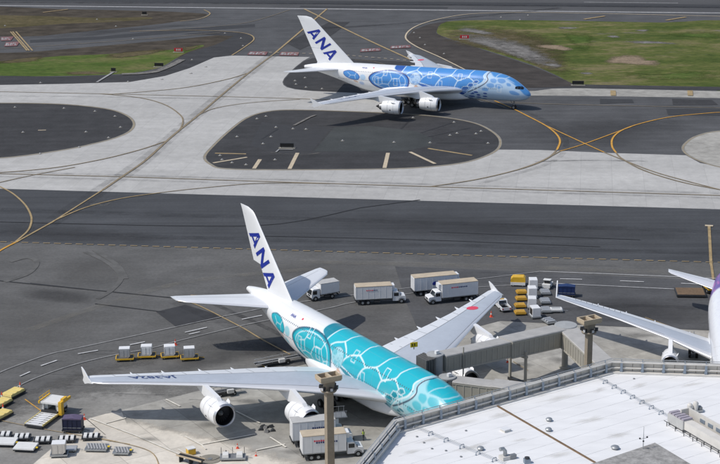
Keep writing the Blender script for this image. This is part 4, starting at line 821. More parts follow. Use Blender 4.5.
mat('purple_paint', (.13, .06, .32), .3, coat=.3, var=.25, scale=.5)
f330 = Fus([0, .3, .8, 1.6, 3, 5, 8, 36, 40, 45, 50, 55, 57.3], [4.2, 4.8, 5.3, 5.9, 6.8, 7.5, 7.95, 7.95, 7.95, 7.9, 7.7, 7.2, 6.85], [4.2, 3.6, 3.2, 2.85, 2.5, 2.35, 2.3, 2.3, 2.5, 3.5, 4.8, 6.0, 6.4], [.02, .7, 1.1, 1.6, 2.1, 2.55, 2.82, 2.82, 2.75, 2.35, 1.75, .95, .4]).smooth()
plC, C_FUS = airliner('twin_engine_airliner', (63.6, 275.0, 0), rad(-100), 'white airliner with purple tail at the right edge of the apron', f330, A330_WING, A330_STAB, dict(st=[(7.2, 45.5, 54, .09), (16.2, 54.6, 57.6, .09), (16.8, 55.8, 57.9, .05)], z=(7.2, 8.2, 12, 15.8, 16.8)), [(20.0, 9.37, 2.35, 1.45, 5.6)], purple_livery,
    [(6.7, 0, [0], .5, .35, 2.6, 'nose_gear'), (30.5, 5.3, [-.7, .7], .65, .6, 4.0, 'main_gear'), (30.5, -5.3, [-.7, .7], .65, .6, 4.0, 'main_gear')], fence=[(38.6, 6.8), (40.0, 8.3), (41.2, 9.2), (41.3, 8.6), (40.5, 7.0), (40.2, 6.75)], tail_logo=False, win=[(5.55, 8, 50, .53)], tailtint='purple_paint',
    fairing=[(16, 1.8, 2.3, 4), (19, 2.8, 1.9, 4.6), (26, 3.1, 1.8, 4.8), (32, 2.9, 1.9, 4.6), (36, 1.9, 2.2, 4)], cockpit=[(1.7, 2.3, (5.25, 5.3), (5.6, 5.9)), (2.35, 3.0, (5.3, 5.35), (5.9, 6.05)), (3.05, 3.7, (5.4, 5.5), (6.05, 5.95))], res=(150, 64), ftf=[(6, .9, .35), (12, 1.0, .36), (17, .9, .33), (22, .8, .3)])
# ------------------------------------------------------------------ the terminal and its roof
ZP, ZR = 16.0, 14.0                                        # parapet top and roof level
P0, P1, P2, P3 = [G(*p, ZP)[:2] for p in ((340, 482), (393, 418), (611, 358.5), (720, 362))]
P4 = P3 + (P3 - P2) / np.hypot(*(P3 - P2)) * 60; P0 = P1 + (P0 - P1) / np.hypot(*(P0 - P1)) * 70
OUT = [P0, P1, P2, P4]
def unit(v): return v / np.hypot(*v)
def offset(P, d):                                          # move the open chain inwards by d
    n = [np.array([-unit(b - a)[1], unit(b - a)[0]]) for a, b in zip(P[:-1], P[1:])]; o = [P[0] - n[0] * d]
    for i in range(1, len(P) - 1):
        b = unit(n[i - 1] + n[i]); o.append(P[i] - b * d / (b @ n[i]))
    return o + [P[-1] - n[-1] * d]
term = empty('terminal_building', (P1[0], P1[1], 0), 0, 'terminal building with white flat roof and beige parapet in the foreground', 'building')
TO = np.array([P1[0], P1[1]])
def tl(p, z): return (p[0] - TO[0], p[1] - TO[1], z)
back = [np.array([P4[0], 120.]), np.array([P0[0], 120.])]
wp = [p - TO for p in OUT + back]
# walls: separate storey bands with glazing strip set back between them
wl = MB().prism([tuple(p) for p in wp][::-1], 0, 13.9).build('wall', 'wall_plaster', term)
wl.data.flip_normals() if wl.data.polygons[1].normal.z < 0 else None
ri = [p - TO for p in offset(OUT, .35)] + [b - TO for b in back]
ro = MB().add([(p[0], p[1], ZR) for p in ri], [tuple(reversed(range(len(ri))))]).build('roof', 'roof_membrane', term)
if ro.data.polygons[0].normal.z < 0: ro.data.flip_normals()
o0, i0 = OUT, offset(OUT, .34); i1 = offset(OUT, .85)
for k, (a, b, c, d) in enumerate(zip(o0[:-1], o0[1:], i0[1:], i0[:-1])):
    L_ = np.hypot(*(b - a)); n = max(1, int(L_ / 2.95)); e = unit(b - a); nn = np.array([-e[1], e[0]])
    for q in range(n):
        t0, t1 = q / n, (q + 1) / n; g = .02 / L_ * 2
        pa, pb = a + (b - a) * (t0 + g), a + (b - a) * (t1 - g); pc, pd = d + (c - d) * (t1 - g), d + (c - d) * (t0 + g)
        if min(pa[1], pb[1]) < 150 or max(pa[0], pb[0]) > 90: continue
        MB().hexa([tl(p, ZR - .1) for p in (pd, pc, pb, pa)] + [tl(p, ZP - .45) for p in (pd, pc, pb, pa)]).build('parapet_panel', 'parapet_paint', term)
    if k == 0 and False: pass
    # coping ledges and rails run the length of each side
    for (off0, off1, z0, z1, nm, m) in ((-.12, .62, ZP - .44, ZP - .30, 'coping', 'parapet_pale'), (.36, .66, ZR + .72, ZR + .88, 'ledge', 'parapet_pale'), (.36, 1.05, ZR + .01, ZR + .26, 'upstand', 'parapet_pale')):
        A0, A1 = offset(o0, off0), offset(o0, off1)
        MB().hexa([tl(p, z0) for p in (A1[k], A1[k + 1], A0[k + 1], A0[k])] + [tl(p, z1) for p in (A1[k], A1[k + 1], A0[k + 1], A0[k])]).build(nm, m, term)
    for off_, z_, r in ((.25, ZP + .08, .055), (.25, ZP - .16, .035)):
        R_ = offset(o0, off_); MB().tube([tl(R_[k], z_), tl(R_[k + 1], z_)], r, 6).build('rail', 'galvanised', term, True)
    if k == 0:
        for off_, z_, r in ((.75, ZR + 1.22, .24), (.95, ZR + .58, .24)):
            R_ = offset(o0, off_); MB().tube([tl(R_[k], z_), tl(R_[k + 1], z_)], r, 10).build('roof_duct', 'parapet_pale', term, True)
    m_ = int(L_ / 3.1)
    for q in range(m_ + 1):
        p = a + (b - a) * ((q + .5) / (m_ + 1))
        if p[1] < 150 or p[0] > 80: continue
        pi = p - nn * .72; po = p - nn * .25
        pb_ = MB().box((0, 0, (ZR + .27 + ZP - .45) / 2), (.34, .16, ZP - .72 - ZR)).box((0, .12, ZR + .45), (.5, .1, .3)).box((0, .3, ZP - .1), (.09, .09, .5)).build('parapet_bracket', 'bracket_blue_grey', term)
        pb_.location = tl(pi + nn * (.0 if k else -.25), 0); pb_.rotation_euler = (0, 0, math.atan2(e[1], e[0]))
# a raised gravelled roof part in front, and the dark seam across the membrane
gp = [G(*p, ZR + .25)[:2] for p in ((586, 466), (655, 443), (700, 470), (760, 520), (560, 520))]
mb = MB().prism([tuple(p - TO) for p in gp], ZR + .003, ZR + .3); go = mb.build('gravel_roof_panel', 'gravel_roof', term)
s0, s1 = G(490, 402, ZR)[:2], G(597, 464, ZR)[:2]; e = unit(s1 - s0); nn = np.array([-e[1], e[0]]) * .16
MB().hexa([tl(p, ZR + .003) for p in (s0 - nn, s1 - nn, s1 + nn, s0 + nn)] + [tl(p, ZR + .14) for p in (s0 - nn * .6, s1 - nn * .6, s1 + nn * .6, s0 + nn * .6)]).build('roof_seam', 'rust_brown', term)
# membrane laps, ponding stains, drains
mat('pond_stain', (.52, .50, .45), .85, var=.25, scale=.5); fade_mat('pond_stain', .3); ghost_mat('lap_line', 'grey_steel', .05, .28, .6)
ed = unit(P2 - P1); en = np.array([ed[1], -ed[0]]); zl = ZR + .006
for k in range(16):
    a_ = P1 + en * (1.6 + k * 2.7) - ed * 4; b_ = a_ + ed * 66; q_ = en * .05
    if k < 13: MB().add([tl(p, zl) for p in (a_ - q_, b_ - q_, b_ + q_, a_ + q_)], [(0, 1, 2, 3)]).build('membrane_lap', 'lap_line', term)
random.seed(11)
for k, (px, py) in enumerate([(430, 440), (455, 425), (500, 415), (470, 448), (520, 440), (560, 398), (600, 390), (590, 420), (640, 385), (690, 385), (650, 400), (560, 455), (620, 435), (540, 395), (410, 452), (700, 372)]):
    n_ = 14; rx, ry = random.uniform(10, 26), random.uniform(1.6, 4); V = []
    for t_ in np.linspace(0, 2 * math.pi, n_, endpoint=False):
        u_ = random.uniform(.55, 1.15); V.append(tl(G(px + rx * u_ * math.cos(t_), py + ry * u_ * math.sin(t_) + rx * u_ * math.cos(t_) * -.2, ZR), zl + .002 + .0006 * k))
    c_ = np.mean(np.array(V), 0); V2 = [tuple(c_ + (np.array(v) - c_) * .2) for v in V]
    o_ = MB().add(V + V2, [(i, (i + 1) % n_, (i + 1) % n_ + n_, i + n_) for i in range(n_)] + [tuple(range(n_, 2 * n_))]).build('ponding_stain', 'pond_stain_faint', term)
    o_.data.attributes.new('fade', 'FLOAT', 'POINT').data.foreach_set('value', [0.] * n_ + [1.] * n_)
    if o_.data.polygons[-1].normal.z < 0: o_.data.flip_normals()
for px, py in ((417, 437), (424, 443), (432, 449), (446, 451), (461, 457), (466, 431), (634, 379), (632, 372)):
    q_ = G(px, py, ZR); MB().lathe([(0, .16), (.1, .16), (.14, .02)], (q_[0] - TO[0], q_[1] - TO[1], ZR + .004), 10, 'z').build('roof_drain', 'grey_steel', term)
# roof furniture
def roof_at(px, py): return G(px, py, ZR)
def conduit(a, b, nh, label):
    A_, B_ = roof_at(*a), roof_at(*b); r = empty('roof_conduit', tuple(A_), math.atan2(B_[1] - A_[1], B_[0] - A_[0]), label, 'conduit', 'cable runs on hoops across the white roof')
    L_ = np.hypot(*(B_ - A_)[:2])
    for y in (-.12, .12): MB().tube([(0, y, .42), (L_, y, .42)], .028, 5).build('cable', 'galvanised', r)
    for k in range(nh):
        x = L_ * (k + .3) / nh; MB().tube([(x, -.36, .0), (x, -.36, .38), (x, -.28, .46), (x, .28, .46), (x, .36, .38), (x, .36, .0)], .05, 6).box((x, -.36, .03), (.24, .2, .06)).box((x, .36, .03), (.24, .2, .06)).build('hoop', 'bracket_blue_grey', r, True)
conduit((594, 377), (668, 418), 8, 'cable run on hoops from the parapet corner to the roof plant')
conduit((411, 427), (506, 466), 6, 'cable run on hoops from the left parapet corner down the roof')
def roof_vent(px, py, label, s=1.):
    r = empty('roof_vent', tuple(roof_at(px, py)), 0, label, 'vent', 'small dome vents on the white roof')
    MB().lathe([(0, .34 * s), (.22, .34 * s), (.22, .28 * s)], n=14, axis='z').build('collar', 'grey_steel', r, True)
    MB().lathe([(.2, .42 * s), (.3, .46 * s), (.42, .36 * s), (.5, .16 * s), (.52, .01)], n=14, axis='z').build('cap', 'galvanised', r, True)
roof_vent(549, 421, 'roof vent farther of the two beside the brown seam'); roof_vent(548.5, 431, 'roof vent nearer of the two beside the brown seam'); roof_vent(615, 449, 'roof vent between the brown seam and the gravelled roof', 1.25); roof_vent(480.5, 450, 'roof vent at the left beside the hooped cable run', 1.05)
# antenna mast with cups
p = roof_at(643, 451); r = empty('weather_mast', tuple(p), .4, 'thin weather mast with small cups at the gravelled roof edge', 'mast')
MB().tube([(0, 0, 0), (0, 0, 3.4)], [.06, .025], 8).build('pole', 'galvanised', r); MB().tube([(-.55, 0, 1.75), (.55, 0, 1.75)], .03, 6).build('crossarm', 'galvanised', r)
for x in (-.55, .55, 0): MB().lathe([(0, .12), (.14, .12), (.2, .02)], (x, 0, 1.78 if x else 1.3), 8, 'z').build('sensor', 'dark_steel', r)
p = roof_at(693, 412); r = empty('roof_equipment', tuple(p), .2, 'pair of pale cylinders on a skid on the roof at right', 'roof equipment')
MB().box((0, 0, .25), (2.6, 1.2, .14)).box((0, 0, .1), (2.4, .2, .2)).build('skid', 'galvanised', r)
for x, h_ in ((-.5, 1.0), (.35, 1.2)): MB().lathe([(.32, .01), (.32, .38), (.32 + h_ * .8, .38), (.32 + h_, .2), (.34 + h_, .01)], (x, 0, 0), 14, 'z').build('tank', 'parapet_pale', r, True)
MB().box((1.0, .1, .5), (.5, .8, .4)).build('motor', 'grey_steel', r)
p = roof_at(505, 459); r = empty('exhaust_fan', tuple(p), .5, 'dark exhaust fan with elbow near the bottom of the roof', 'roof fan')
MB().box((0, 0, .25), (1.3, 1.1, .5)).build('plinth', 'parapet_pale', r); MB().tube([(0, 0, .5), (0, 0, 1.1), (-.3, 0, 1.5), (-.8, 0, 1.5)], .26, 10).build('elbow', 'galvanised', r, True); MB().box((.9, -.4, .3), (.9, .5, .6)).build('motor_box', 'grey_steel', r)
p = roof_at(527, 463); r = empty('exhaust_fan', tuple(p), .2, 'small dark roof unit right of the elbow fan', 'roof fan'); MB().box((0, 0, .3), (.8, .7, .6)).build('housing', 'bracket_blue_grey', r); MB().lathe([(.6, .3), (.8, .34), (.9, .01)], n=12, axis='z').build('cowl', 'dark_steel', r)
for px, py in ((417, 437), (424, 443), (432, 449), (445, 450), (461, 457)): pass
for q, (px, py, lb) in enumerate([(505.5, 431, 'pale low roof hatch between seam and left cable run')]):
    r = empty('roof_hatch', tuple(roof_at(px, py)), .6, lb, 'hatch'); MB().box((0, 0, .15), (1.1, 1.0, .3), taper=.9).build('hatch_curb', 'parapet_pale', r); MB().box((0, 0, .34), (1.15, 1.05, .08)).build('lid', 'white_truck', r)
# rooftop plant at the right: louvred box with a screen wall behind
pa, pb2 = roof_at(667, 424)[:2], roof_at(722, 456)[:2]; hd = math.atan2(*(pb2 - pa)[::-1]); r = empty('rooftop_plant', (pa[0], pa[1], ZR), hd, 'long louvred air handling plant with screen wall at the right of the roof', 'air handler'); Lp = np.hypot(*(pb2 - pa)) + 12
MB().box((1.7, .9, .95), (3.4, 1.7, 1.3)).build('handler_box', 'grey_roof', r)
for k in range(5): MB().box((.35 + k * .68, .9, 1.72), (.5, 1.5, .22)).build('louvre', 'purple_grey' if 'purple_grey' in MATS else (mat('purple_grey', (.36, .33, .38), .6) and 'purple_grey'), r)
MB().box((3.4 + (Lp - 3.4) / 2, .9, 1.0), (Lp - 3.4, 1.3, 1.1)).build('supply_duct', 'parapet_pale', r)
for k in range(int(Lp / 1.5)): MB().box((.4 + k * 1.5, .1, .2), (.12, .12, .4)).box((.4 + k * 1.5, 1.65, .2), (.12, .12, .4)).build('stand', 'dark_steel', r)
MB().box((1.2 + Lp / 2, 2.6, 1.15), (Lp, .25, 2.3)).build('screen_wall', 'parapet_pale', r); MB().box((1.2, 1.9, 1.15), (.25, 1.2, 2.3)).build('screen_return', 'parapet_pale', r)
for k in range(9): MB().box((4.4 + k * 1.7, 2.44, 1.55), (1.0, .07, .5)).build('screen_grille', 'bracket_blue_grey', r)
MB().tube([(0, -.5, .6), (Lp, -.5, .6)], .05, 6).build('handrail', 'dark_steel', r)
for k in range(int(Lp / 1.9)): MB().tube([(.6 + k * 1.9, -.5, 0), (.6 + k * 1.9, -.5, .6)], .05, 6).build('handrail_post', 'dark_steel', r)

# ------------------------------------------------------------------ floodlight columns
def light_column(px, py, ztop, w_, rz, label):
    p = G(px, py, ztop); r = empty('floodlight_column', (p[0], p[1], 0), rz, label, 'light column', 'concrete floodlight columns along the apron')
    MB().box((0, 0, (ztop - 1.0) / 2), (w_, w_ * .85, ztop - 1.0), taper=.93).build('column', 'column_concrete', r)
    h = MB().box((0, 0, ztop - .75), (3.1, 2.0, .16))
    for y in (-.93, .93): h.box((0, y, ztop - .33), (3.3, .2, .62))
    for x in (-1.55, 0, 1.55): h.box((x, 0, ztop - .335), (.2 if x else .36, 1.65, .6))
    ho = h.build('lamp_head', 'column_head', r)
    for x in (-.81, .81): MB().box((x, 0, ztop - .55), (1.22, 1.6, .18)).build('recess', 'column_recess', ho)
    rg = MB().lathe([(0, .4), (0, 1.1), (.2, 1.2), (.3, 1.1), (.3, .4)], (0, 0, ztop - 2.5), 20, 'z').build('maintenance_ring', 'column_concrete', r, True)
    MB().box((0, 0, ztop - 1.4), (1.2, 1.05, 1.0), taper=1.25).build('capital', 'column_concrete', r)
    for k in range(6):
        a = k * 1.047 + .4; f = MB().box((1.12 * math.cos(a), 1.12 * math.sin(a), ztop - 1.85), (.5, .42, .48), a).build('floodlight', 'dark_steel', r)
        MB().box((1.38 * math.cos(a), 1.38 * math.sin(a), ztop - 1.87), (.04, .36, .38), a).build('lens', 'lamp_lens', f)
light_column(328.5, 374.5, 16.8, 1.12, .45, 'floodlight column in front of the teal airliner beside the wing root')
light_column(589.5, 317.5, 16.8, .98, .45, 'floodlight column between the boarding bridge and the purple-tailed airliner')

# ------------------------------------------------------------------ boarding bridges
def Ab(x, y, z=0):
    a = rad(-58.34); return np.array([-1.87 + math.cos(a) * (36 - x) + math.sin(a) * y, 254.44 + math.sin(a) * (36 - x) - math.cos(a) * y, z])
def tunnel(r, O, A_, B_, w_, h_, nm='tunnel', ribs=True):
    """box tunnel from A_ to B_ (floor heights in z), ribs on its sides, pale roof sheet"""
    A_, B_ = np.array(A_, float) - O, np.array(B_, float) - O; d = unit((B_ - A_)[:2]); n = np.array([-d[1], d[0]]) * w_ / 2; L_ = np.hypot(*(B_ - A_)[:2])
    def q(p, s, dz): return (p[0] + n[0] * s, p[1] + n[1] * s, p[2] + dz)
    t = MB().hexa([q(A_, -1, 0), q(B_, -1, 0), q(B_, 1, 0), q(A_, 1, 0), q(A_, -1, h_), q(B_, -1, h_), q(B_, 1, h_), q(A_, 1, h_)]).build(nm, 'bridge_beige', r)
    MB().hexa([q(A_, -1.08, h_ + .003), q(B_, -1.08, h_ + .003), q(B_, 1.08, h_ + .003), q(A_, 1.08, h_ + .003), q(A_, -1.0, h_ + .16), q(B_, -1.0, h_ + .16), q(B_, 1.0, h_ + .16), q(A_, 1.0, h_ + .16)]).build('tunnel_roof', 'bridge_roof', t)
    for s in (-1, 1):
        for z0, z1 in ((-.06, .16), (h_ - .3, h_ - .1)):
            MB().hexa([q(A_, s * 1.0, z0), q(B_, s * 1.0, z0), q(B_, s * 1.06, z0), q(A_, s * 1.06, z0), q(A_, s * 1.0, z1), q(B_, s * 1.0, z1), q(B_, s * 1.06, z1), q(A_, s * 1.06, z1)]).build('side_rail', 'bridge_rib', t)
        if ribs:
            for k in range(int(L_ / 1.15)):
                f = (k + .5) / int(L_ / 1.15); c = A_ + (B_ - A_) * f; e = np.array([d[0], d[1], (B_ - A_)[2] / L_]) * .07
                MB().hexa([q(c - e, s * 1.0, .17), q(c + e, s * 1.0, .17), q(c + e, s * 1.05, .17), q(c - e, s * 1.05, .17), q(c - e, s * 1.0, h_ - .31), q(c + e, s * 1.0, h_ - .31), q(c + e, s * 1.05, h_ - .31), q(c - e, s * 1.05, h_ - .31)]).build('rib', 'bridge_rib', t)
    return t
def bridge(label, cab, zc, rot, zr, endp, col_at, cabdir):
    r = empty('boarding_bridge', (rot[0], rot[1], 0), 0, label, 'jet bridge', 'boarding bridges at the terminal'); O = np.array([rot[0], rot[1], 0.])
    cab = np.array(cab); rot = np.array(rot); d = unit(rot - cab); a = cab + d * 1.15; m = cab + (rot - cab) * .52; b = rot - d * 1.6
    zf = lambda p: zc + (zr - zc) * np.hypot(*(p - cab)) / np.hypot(*(rot - cab))
    tunnel(r, O, (*a, zf(a)), (*(m + d * 1.2), zf(m + d * 1.2)), 2.6, 2.55); tunnel(r, O, (*m, zf(m) - .12), (*b, zf(b) - .12), 3.1, 2.85)
    MB().lathe([(zr - .3, .05), (zr - .3, 1.75), (zr + 2.9, 1.75), (zr + 2.95, 1.95), (zr + 3.1, 1.9), (zr + 3.2, .05)], (0, 0, 0), 24, 'z').build('rotunda', 'cab_grey', r, True)
    MB().lathe([(0, .95), (.3, .95), (.3, .55), (zr - .2, .5)], (0, 0, 0), 16, 'z').build('rotunda_column', 'bridge_beige', r, True)
    if endp is not None: e2 = np.array(endp); tunnel(r, O, (*(unit(e2 - rot) * 1.5 + rot), zr - .1), (*e2, zr - .1), 3.2, 2.9)
    c3 = cab - O[:2]
    MB().lathe([(zc - .25, .05), (zc - .25, 1.25), (zc + 2.75, 1.25), (zc + 2.8, 1.4), (zc + 2.95, 1.35), (zc + 3.15, .05)], (c3[0], c3[1], 0), 24, 'z').build('cab', 'cab_grey', r, True)
    cdn = unit(np.array(cabdir)); n = np.array([-cdn[1], cdn[0]])
    for k in range(4):                                     # folded canopy towards the door
        s0, s1 = 1.0 + k * .42, 1.0 + k * .42 + .36; w0 = 1.6 - .06 * k; P = [c3 + cdn * s0 - n * w0, c3 + cdn * s1 - n * w0, c3 + cdn * s1 + n * w0, c3 + cdn * s0 + n * w0]
        MB().hexa([(p[0], p[1], zc - .1) for p in P] + [(p[0], p[1], zc + 2.85 - .05 * k) for p in P]).build('bellows_fold', 'bellows', r)
    MB().box((c3[0] + n[0] * .5, c3[1] + n[1] * .5, zc + 3.35), (.6, .5, .5), .6).build('cooling_unit', 'white_truck', r)
    ct = np.array(col_at) - O[:2]; hz = zf(np.array(col_at)); dd = math.atan2(d[1], d[0])
    for s in (-1, 1):
        x, y = ct + np.array([-d[1], d[0]]) * s * 1.75; MB().box((x, y, (hz + .5 + .9) / 2), (.36, .36, hz - .1), dd).build('lift_column', 'bridge_beige', r)
    MB().box((ct[0], ct[1], .75), (.7, 3.9, .45), dd).build('drive_beam', 'dark_steel', r)
    MB().box((ct[0], ct[1], hz - .35), (.6, 4.0, .35), dd).build('cross_beam', 'bridge_beige', r)
    for s in (-1, 1):
        p = ct + np.array([-d[1], d[0]]) * s * 1.3; wv = MB().lathe([(-.2, .3), (-.2, .5), (.2, .5), (.2, .3)], (0, 0, 0), 16, 'y').build('wheel', 'tyre', r, True); wv.location = (p[0], p[1], .5); wv.rotation_euler = (0, 0, dd + 1.57)
    return r
t_end = P2 + unit(P4 - P2) * 7.5
c1 = Ab(21.2, -6.7)[:2]; rt1 = np.array([34.6, 265.5])
b1 = bridge('long upper boarding bridge reaching the teal airliner from the far side', c1, 7.4, rt1, 4.7, (t_end[0], t_end[1]), c1 + (rt1 - c1) * .62, Ab(20.6, 0)[:2] - Ab(20.6, -7)[:2])
for q_ in (0, 1):
    pp = c1 + (rt1 - c1) * .16 + np.array([.9, -1.1]) - rt1 if q_ == 0 else None
    if q_ == 0: MB().tube([(pp[0], pp[1], 0), (pp[0], pp[1], 10.6)], .11, 8).build('service_mast', 'bridge_beige', b1)
c2 = Ab(17.2, -6.3)[:2]; rt2 = np.array([26.5, 237.2]); e2 = P1 + (P2 - P1) * .62
b2 = bridge('short boarding bridge beside the teal nose, half hidden by the parapet', c2, 5.0, rt2, 4.9, (e2[0], e2[1]), c2 + (rt2 - c2) * .6, Ab(14.2, 0)[:2] - Ab(14.2, -7)[:2])
# service stair on the far side of the short bridge
so2 = np.array([18.6, 243.0]) - rt2
MB().box((so2[0], so2[1], 4.9), (1.6, 2.2, .12)).build('stair_landing', 'grey_steel', b2)
for k in range(12): MB().box((so2[0] + 1.0 + k * .3, so2[1] + .5, 4.7 - k * .38), (.3, 1.0, .06)).build('stair_tread', 'grey_steel', b2)
for y in (0., 1.0): MB().tube([(so2[0] + .8, so2[1] + y, 5.9), (so2[0] + 4.5, so2[1] + y, 1.4)], .04, 6).build('stair_rail', 'galvanised', b2)
for x in (-.75, .75): MB().tube([(so2[0] + x, so2[1] + 1.05, 4.95), (so2[0] + x, so2[1] + 1.05, 6.0)], .04, 6).build('landing_post', 'galvanised', b2)
MB().tube([(so2[0] - .75, so2[1] + 1.05, 6.0), (so2[0] + .75, so2[1] + 1.05, 6.0)], .04, 6).build('landing_rail', 'galvanised', b2)
def gate_sign(px, py, z, s, label):
    p = G(px, py, z); r = empty('gate_sign', tuple(p), .3, label, 'sign')
    MB().box((0, 0, s * .9), (s * 1.5, .1, s)).build('board', 'sign_yellow', r); MB().box((0, .02, s * .2), (.1, .1, s * .5)).build('post', 'dark_steel', r)
    for x in (-.35, .12): MB().box((x * s, -.07, s * .9), (.18 * s, .03, s * .55)).build('digit', 'sign_black', r)
gate_sign(428, 374, 7.2, .75, 'yellow gate sign on the bridge cab beside the teal nose')
gate_sign(414, 349, 10.4, .8, 'yellow marker board on the canopy of the long boarding bridge')

# ------------------------------------------------------------------ vehicles
def wheel_set(r, pts, rd, wd):
    for x, y in pts:
        wv = MB().lathe([(-wd / 2, rd * .5), (-wd / 2, rd * .9), (-wd * .4, rd), (wd * .4, rd), (wd / 2, rd * .9), (wd / 2, rd * .5)], (0, 0, 0), 16, 'y').build('wheel', 'tyre', r, True); wv.location = (x, y, rd)
        MB().lathe([(-wd * .45, .02), (-wd * .45, rd * .52), (wd * .45, rd * .52), (wd * .45, .02)], (0, 0, 0), 12, 'y').build('rim', 'galvanised', wv)
def place(near, near2, width, front):
    """root of a vehicle whose camera-side wheels stand on near .. near2; front is the end that leads"""
    a, b = G(*near), G(*near2); L_ = np.hypot(*(b - a)[:2]); d = unit((b - a)[:2]); n = np.array([-d[1], d[0]]);
    if n[1] < 0: n = -n
    c = (a[:2] + b[:2]) / 2 + n * width / 2; f = d if front == 1 else -d
    return (c[0], c[1], 0), math.atan2(f[1], f[0]), L_
def box_truck(near, near2, front, label, boxh=2.5, cabover=False, roofm='beige_roof', reefer=True, marks=(), lift=0., width=2.45, dual=True, group='box trucks on the apron', mark_side=None, plat=False):
    loc, hd, L_ = place(near, near2, width, front); r = empty('box_truck', loc, hd, label, 'truck', group)
    h0 = 1.15; cabL = 1.75 if cabover else 2.5; x1 = L_ / 2; x0 = -L_ / 2; bx0, bx1 = x0, x1 - cabL - .15; Y = width / 2
    MB().box(((x0 + x1) / 2 - .2, 0, .82), (L_ - .6, .9, .28)).box((x0 + .15, 0, .7), (.15, width * .9, .2)).build('chassis', 'chassis_black', r)
    bz = h0 + boxh
    bo = MB().box(((bx0 + bx1) / 2, 0, h0 + boxh / 2 - .06), (bx1 - bx0, width, boxh - .12)).build('cargo_box', 'white_truck', r)
    MB().box(((bx0 + bx1) / 2, 0, bz - .055), (bx1 - bx0 + .04, width + .04, .1)).build('box_roof', roofm, bo)
    for s in (-1, 1):
        MB().box(((bx0 + bx1) / 2, s * (Y + .02), h0 + .06), (bx1 - bx0 + .04, .05, .16)).build('skirt_rail', 'galvanised', bo)
        n = int((bx1 - bx0) / 1.1)
        for k in range(n + 1): MB().box((bx0 + .06 + k * (bx1 - bx0 - .12) / n, s * (Y + .012), h0 + boxh / 2 - .02), (.05, .025, boxh - .34)).build('side_post', 'white_truck', bo)
    for y in (-.58, .58): MB().box((bx0 - .03, y, h0 + boxh / 2 - .05), (.05, 1.08, boxh - .3)).build('rear_door', 'white_truck', bo)
    MB().box((bx0 - .09, 0, h0 - .12), (.14, width * .92, .2)).build('tail_lift', 'dark_steel', r)
    if reefer: MB().box((bx1 + .28, 0, bz - .55), (.52, 1.7, .85)).build('reefer_unit', 'white_truck', bo)
    if plat:
        MB().box((bx1 + .9, 0, bz + .12), (1.9, width * .9, .1)).build('loading_platform', 'grey_steel', r)
        for y in (-1, 1):
            for x in (.1, .9, 1.7): MB().tube([(bx1 + x, y, bz + .15), (bx1 + x, y, bz + 1.1)], .035, 6).build('platform_post', 'grey_steel', r)
            MB().tube([(bx1, y, bz + 1.1), (bx1 + 1.85, y, bz + 1.1)], .035, 6).build('platform_rail', 'grey_steel', r)
    c0 = bx1 + .15
    if cabover:
        prof = [(x1 - cabL, .55), (x1 - .02, .55), (x1, 1.25), (x1 - .22, 2.25), (x1 - .45, 2.4), (x1 - cabL, 2.42)]
        ws = [(x1 - .01, 1.3), (x1 - .21, 2.2)]; sw = (x1 - 1.15, x1 - .3, 1.35, 2.1)
    else:
        prof = [(x1 - cabL, .6), (x1 - .02, .6), (x1, 1.3), (x1 - .12, 1.48), (x1 - 1.0, 1.6), (x1 - 1.42, 2.35), (x1 - 1.6, 2.45), (x1 - cabL, 2.45)]
        ws = [(x1 - 1.02, 1.62), (x1 - 1.41, 2.33)]; sw = (x1 - 2.3, x1 - 1.4, 1.55, 2.2)
    co = MB().side(prof, -Y * .92, Y * .92).build('cab', 'white_truck', r)
    o_ = .02; MB().add([(ws[0][0] + o_, -Y * .8, ws[0][1]), (ws[0][0] + o_, Y * .8, ws[0][1]), (ws[1][0] + o_, Y * .76, ws[1][1]), (ws[1][0] + o_, -Y * .76, ws[1][1])], [(0, 1, 2, 3)]).build('windscreen', 'glass_dark', co)
    for s in (-1, 1):
        MB().box(((sw[0] + sw[1]) / 2, s * (Y * .92 + .01), (sw[2] + sw[3]) / 2), (sw[1] - sw[0], .02, sw[3] - sw[2])).build('side_window', 'glass_dark', co)
        MB().box((x1 - (.25 if cabover else 1.05), s * (Y + .12), 1.9), (.08, .22, .42)).build('mirror', 'chassis_black', co)
        MB().box((x1 - .03, s * Y * .66, 1.0), (.08, .3, .22)).build('headlight', 'lamp_lens', co)
        if not cabover: MB().lathe([(-.2, .56), (-.2, .62), (.2, .62), (.2, .56)], (x1 - .85, s * (Y * .92 - .18), .55), 16, 'y').build('mudguard', 'chassis_black', co)
    MB().box((x1 + .03, 0, .62), (.16, width * .9, .26)).build('bumper', 'chassis_black', co)
    MB().box((x1 - .0, 0, 1.06), (.06, width * .42, .3)).build('grille', 'dark_steel', co)
    MB().box(((bx0 + bx1) / 2 + .6, -Y * .8, .72), (1.1, .5, .42)).box(((bx0 + bx1) / 2 + .6, Y * .8, .72), (1.1, .5, .42)).build('side_tank', 'dark_steel', r)
    wx = [x1 - (.8 if cabover else .85)] + ([bx0 + 1.3, bx0 + 2.35] if dual and L_ > 8 else [bx0 + 1.5])
    wheel_set(r, [(x, s * (Y - .2)) for x in wx for s in (-1, 1)], .5, .34)
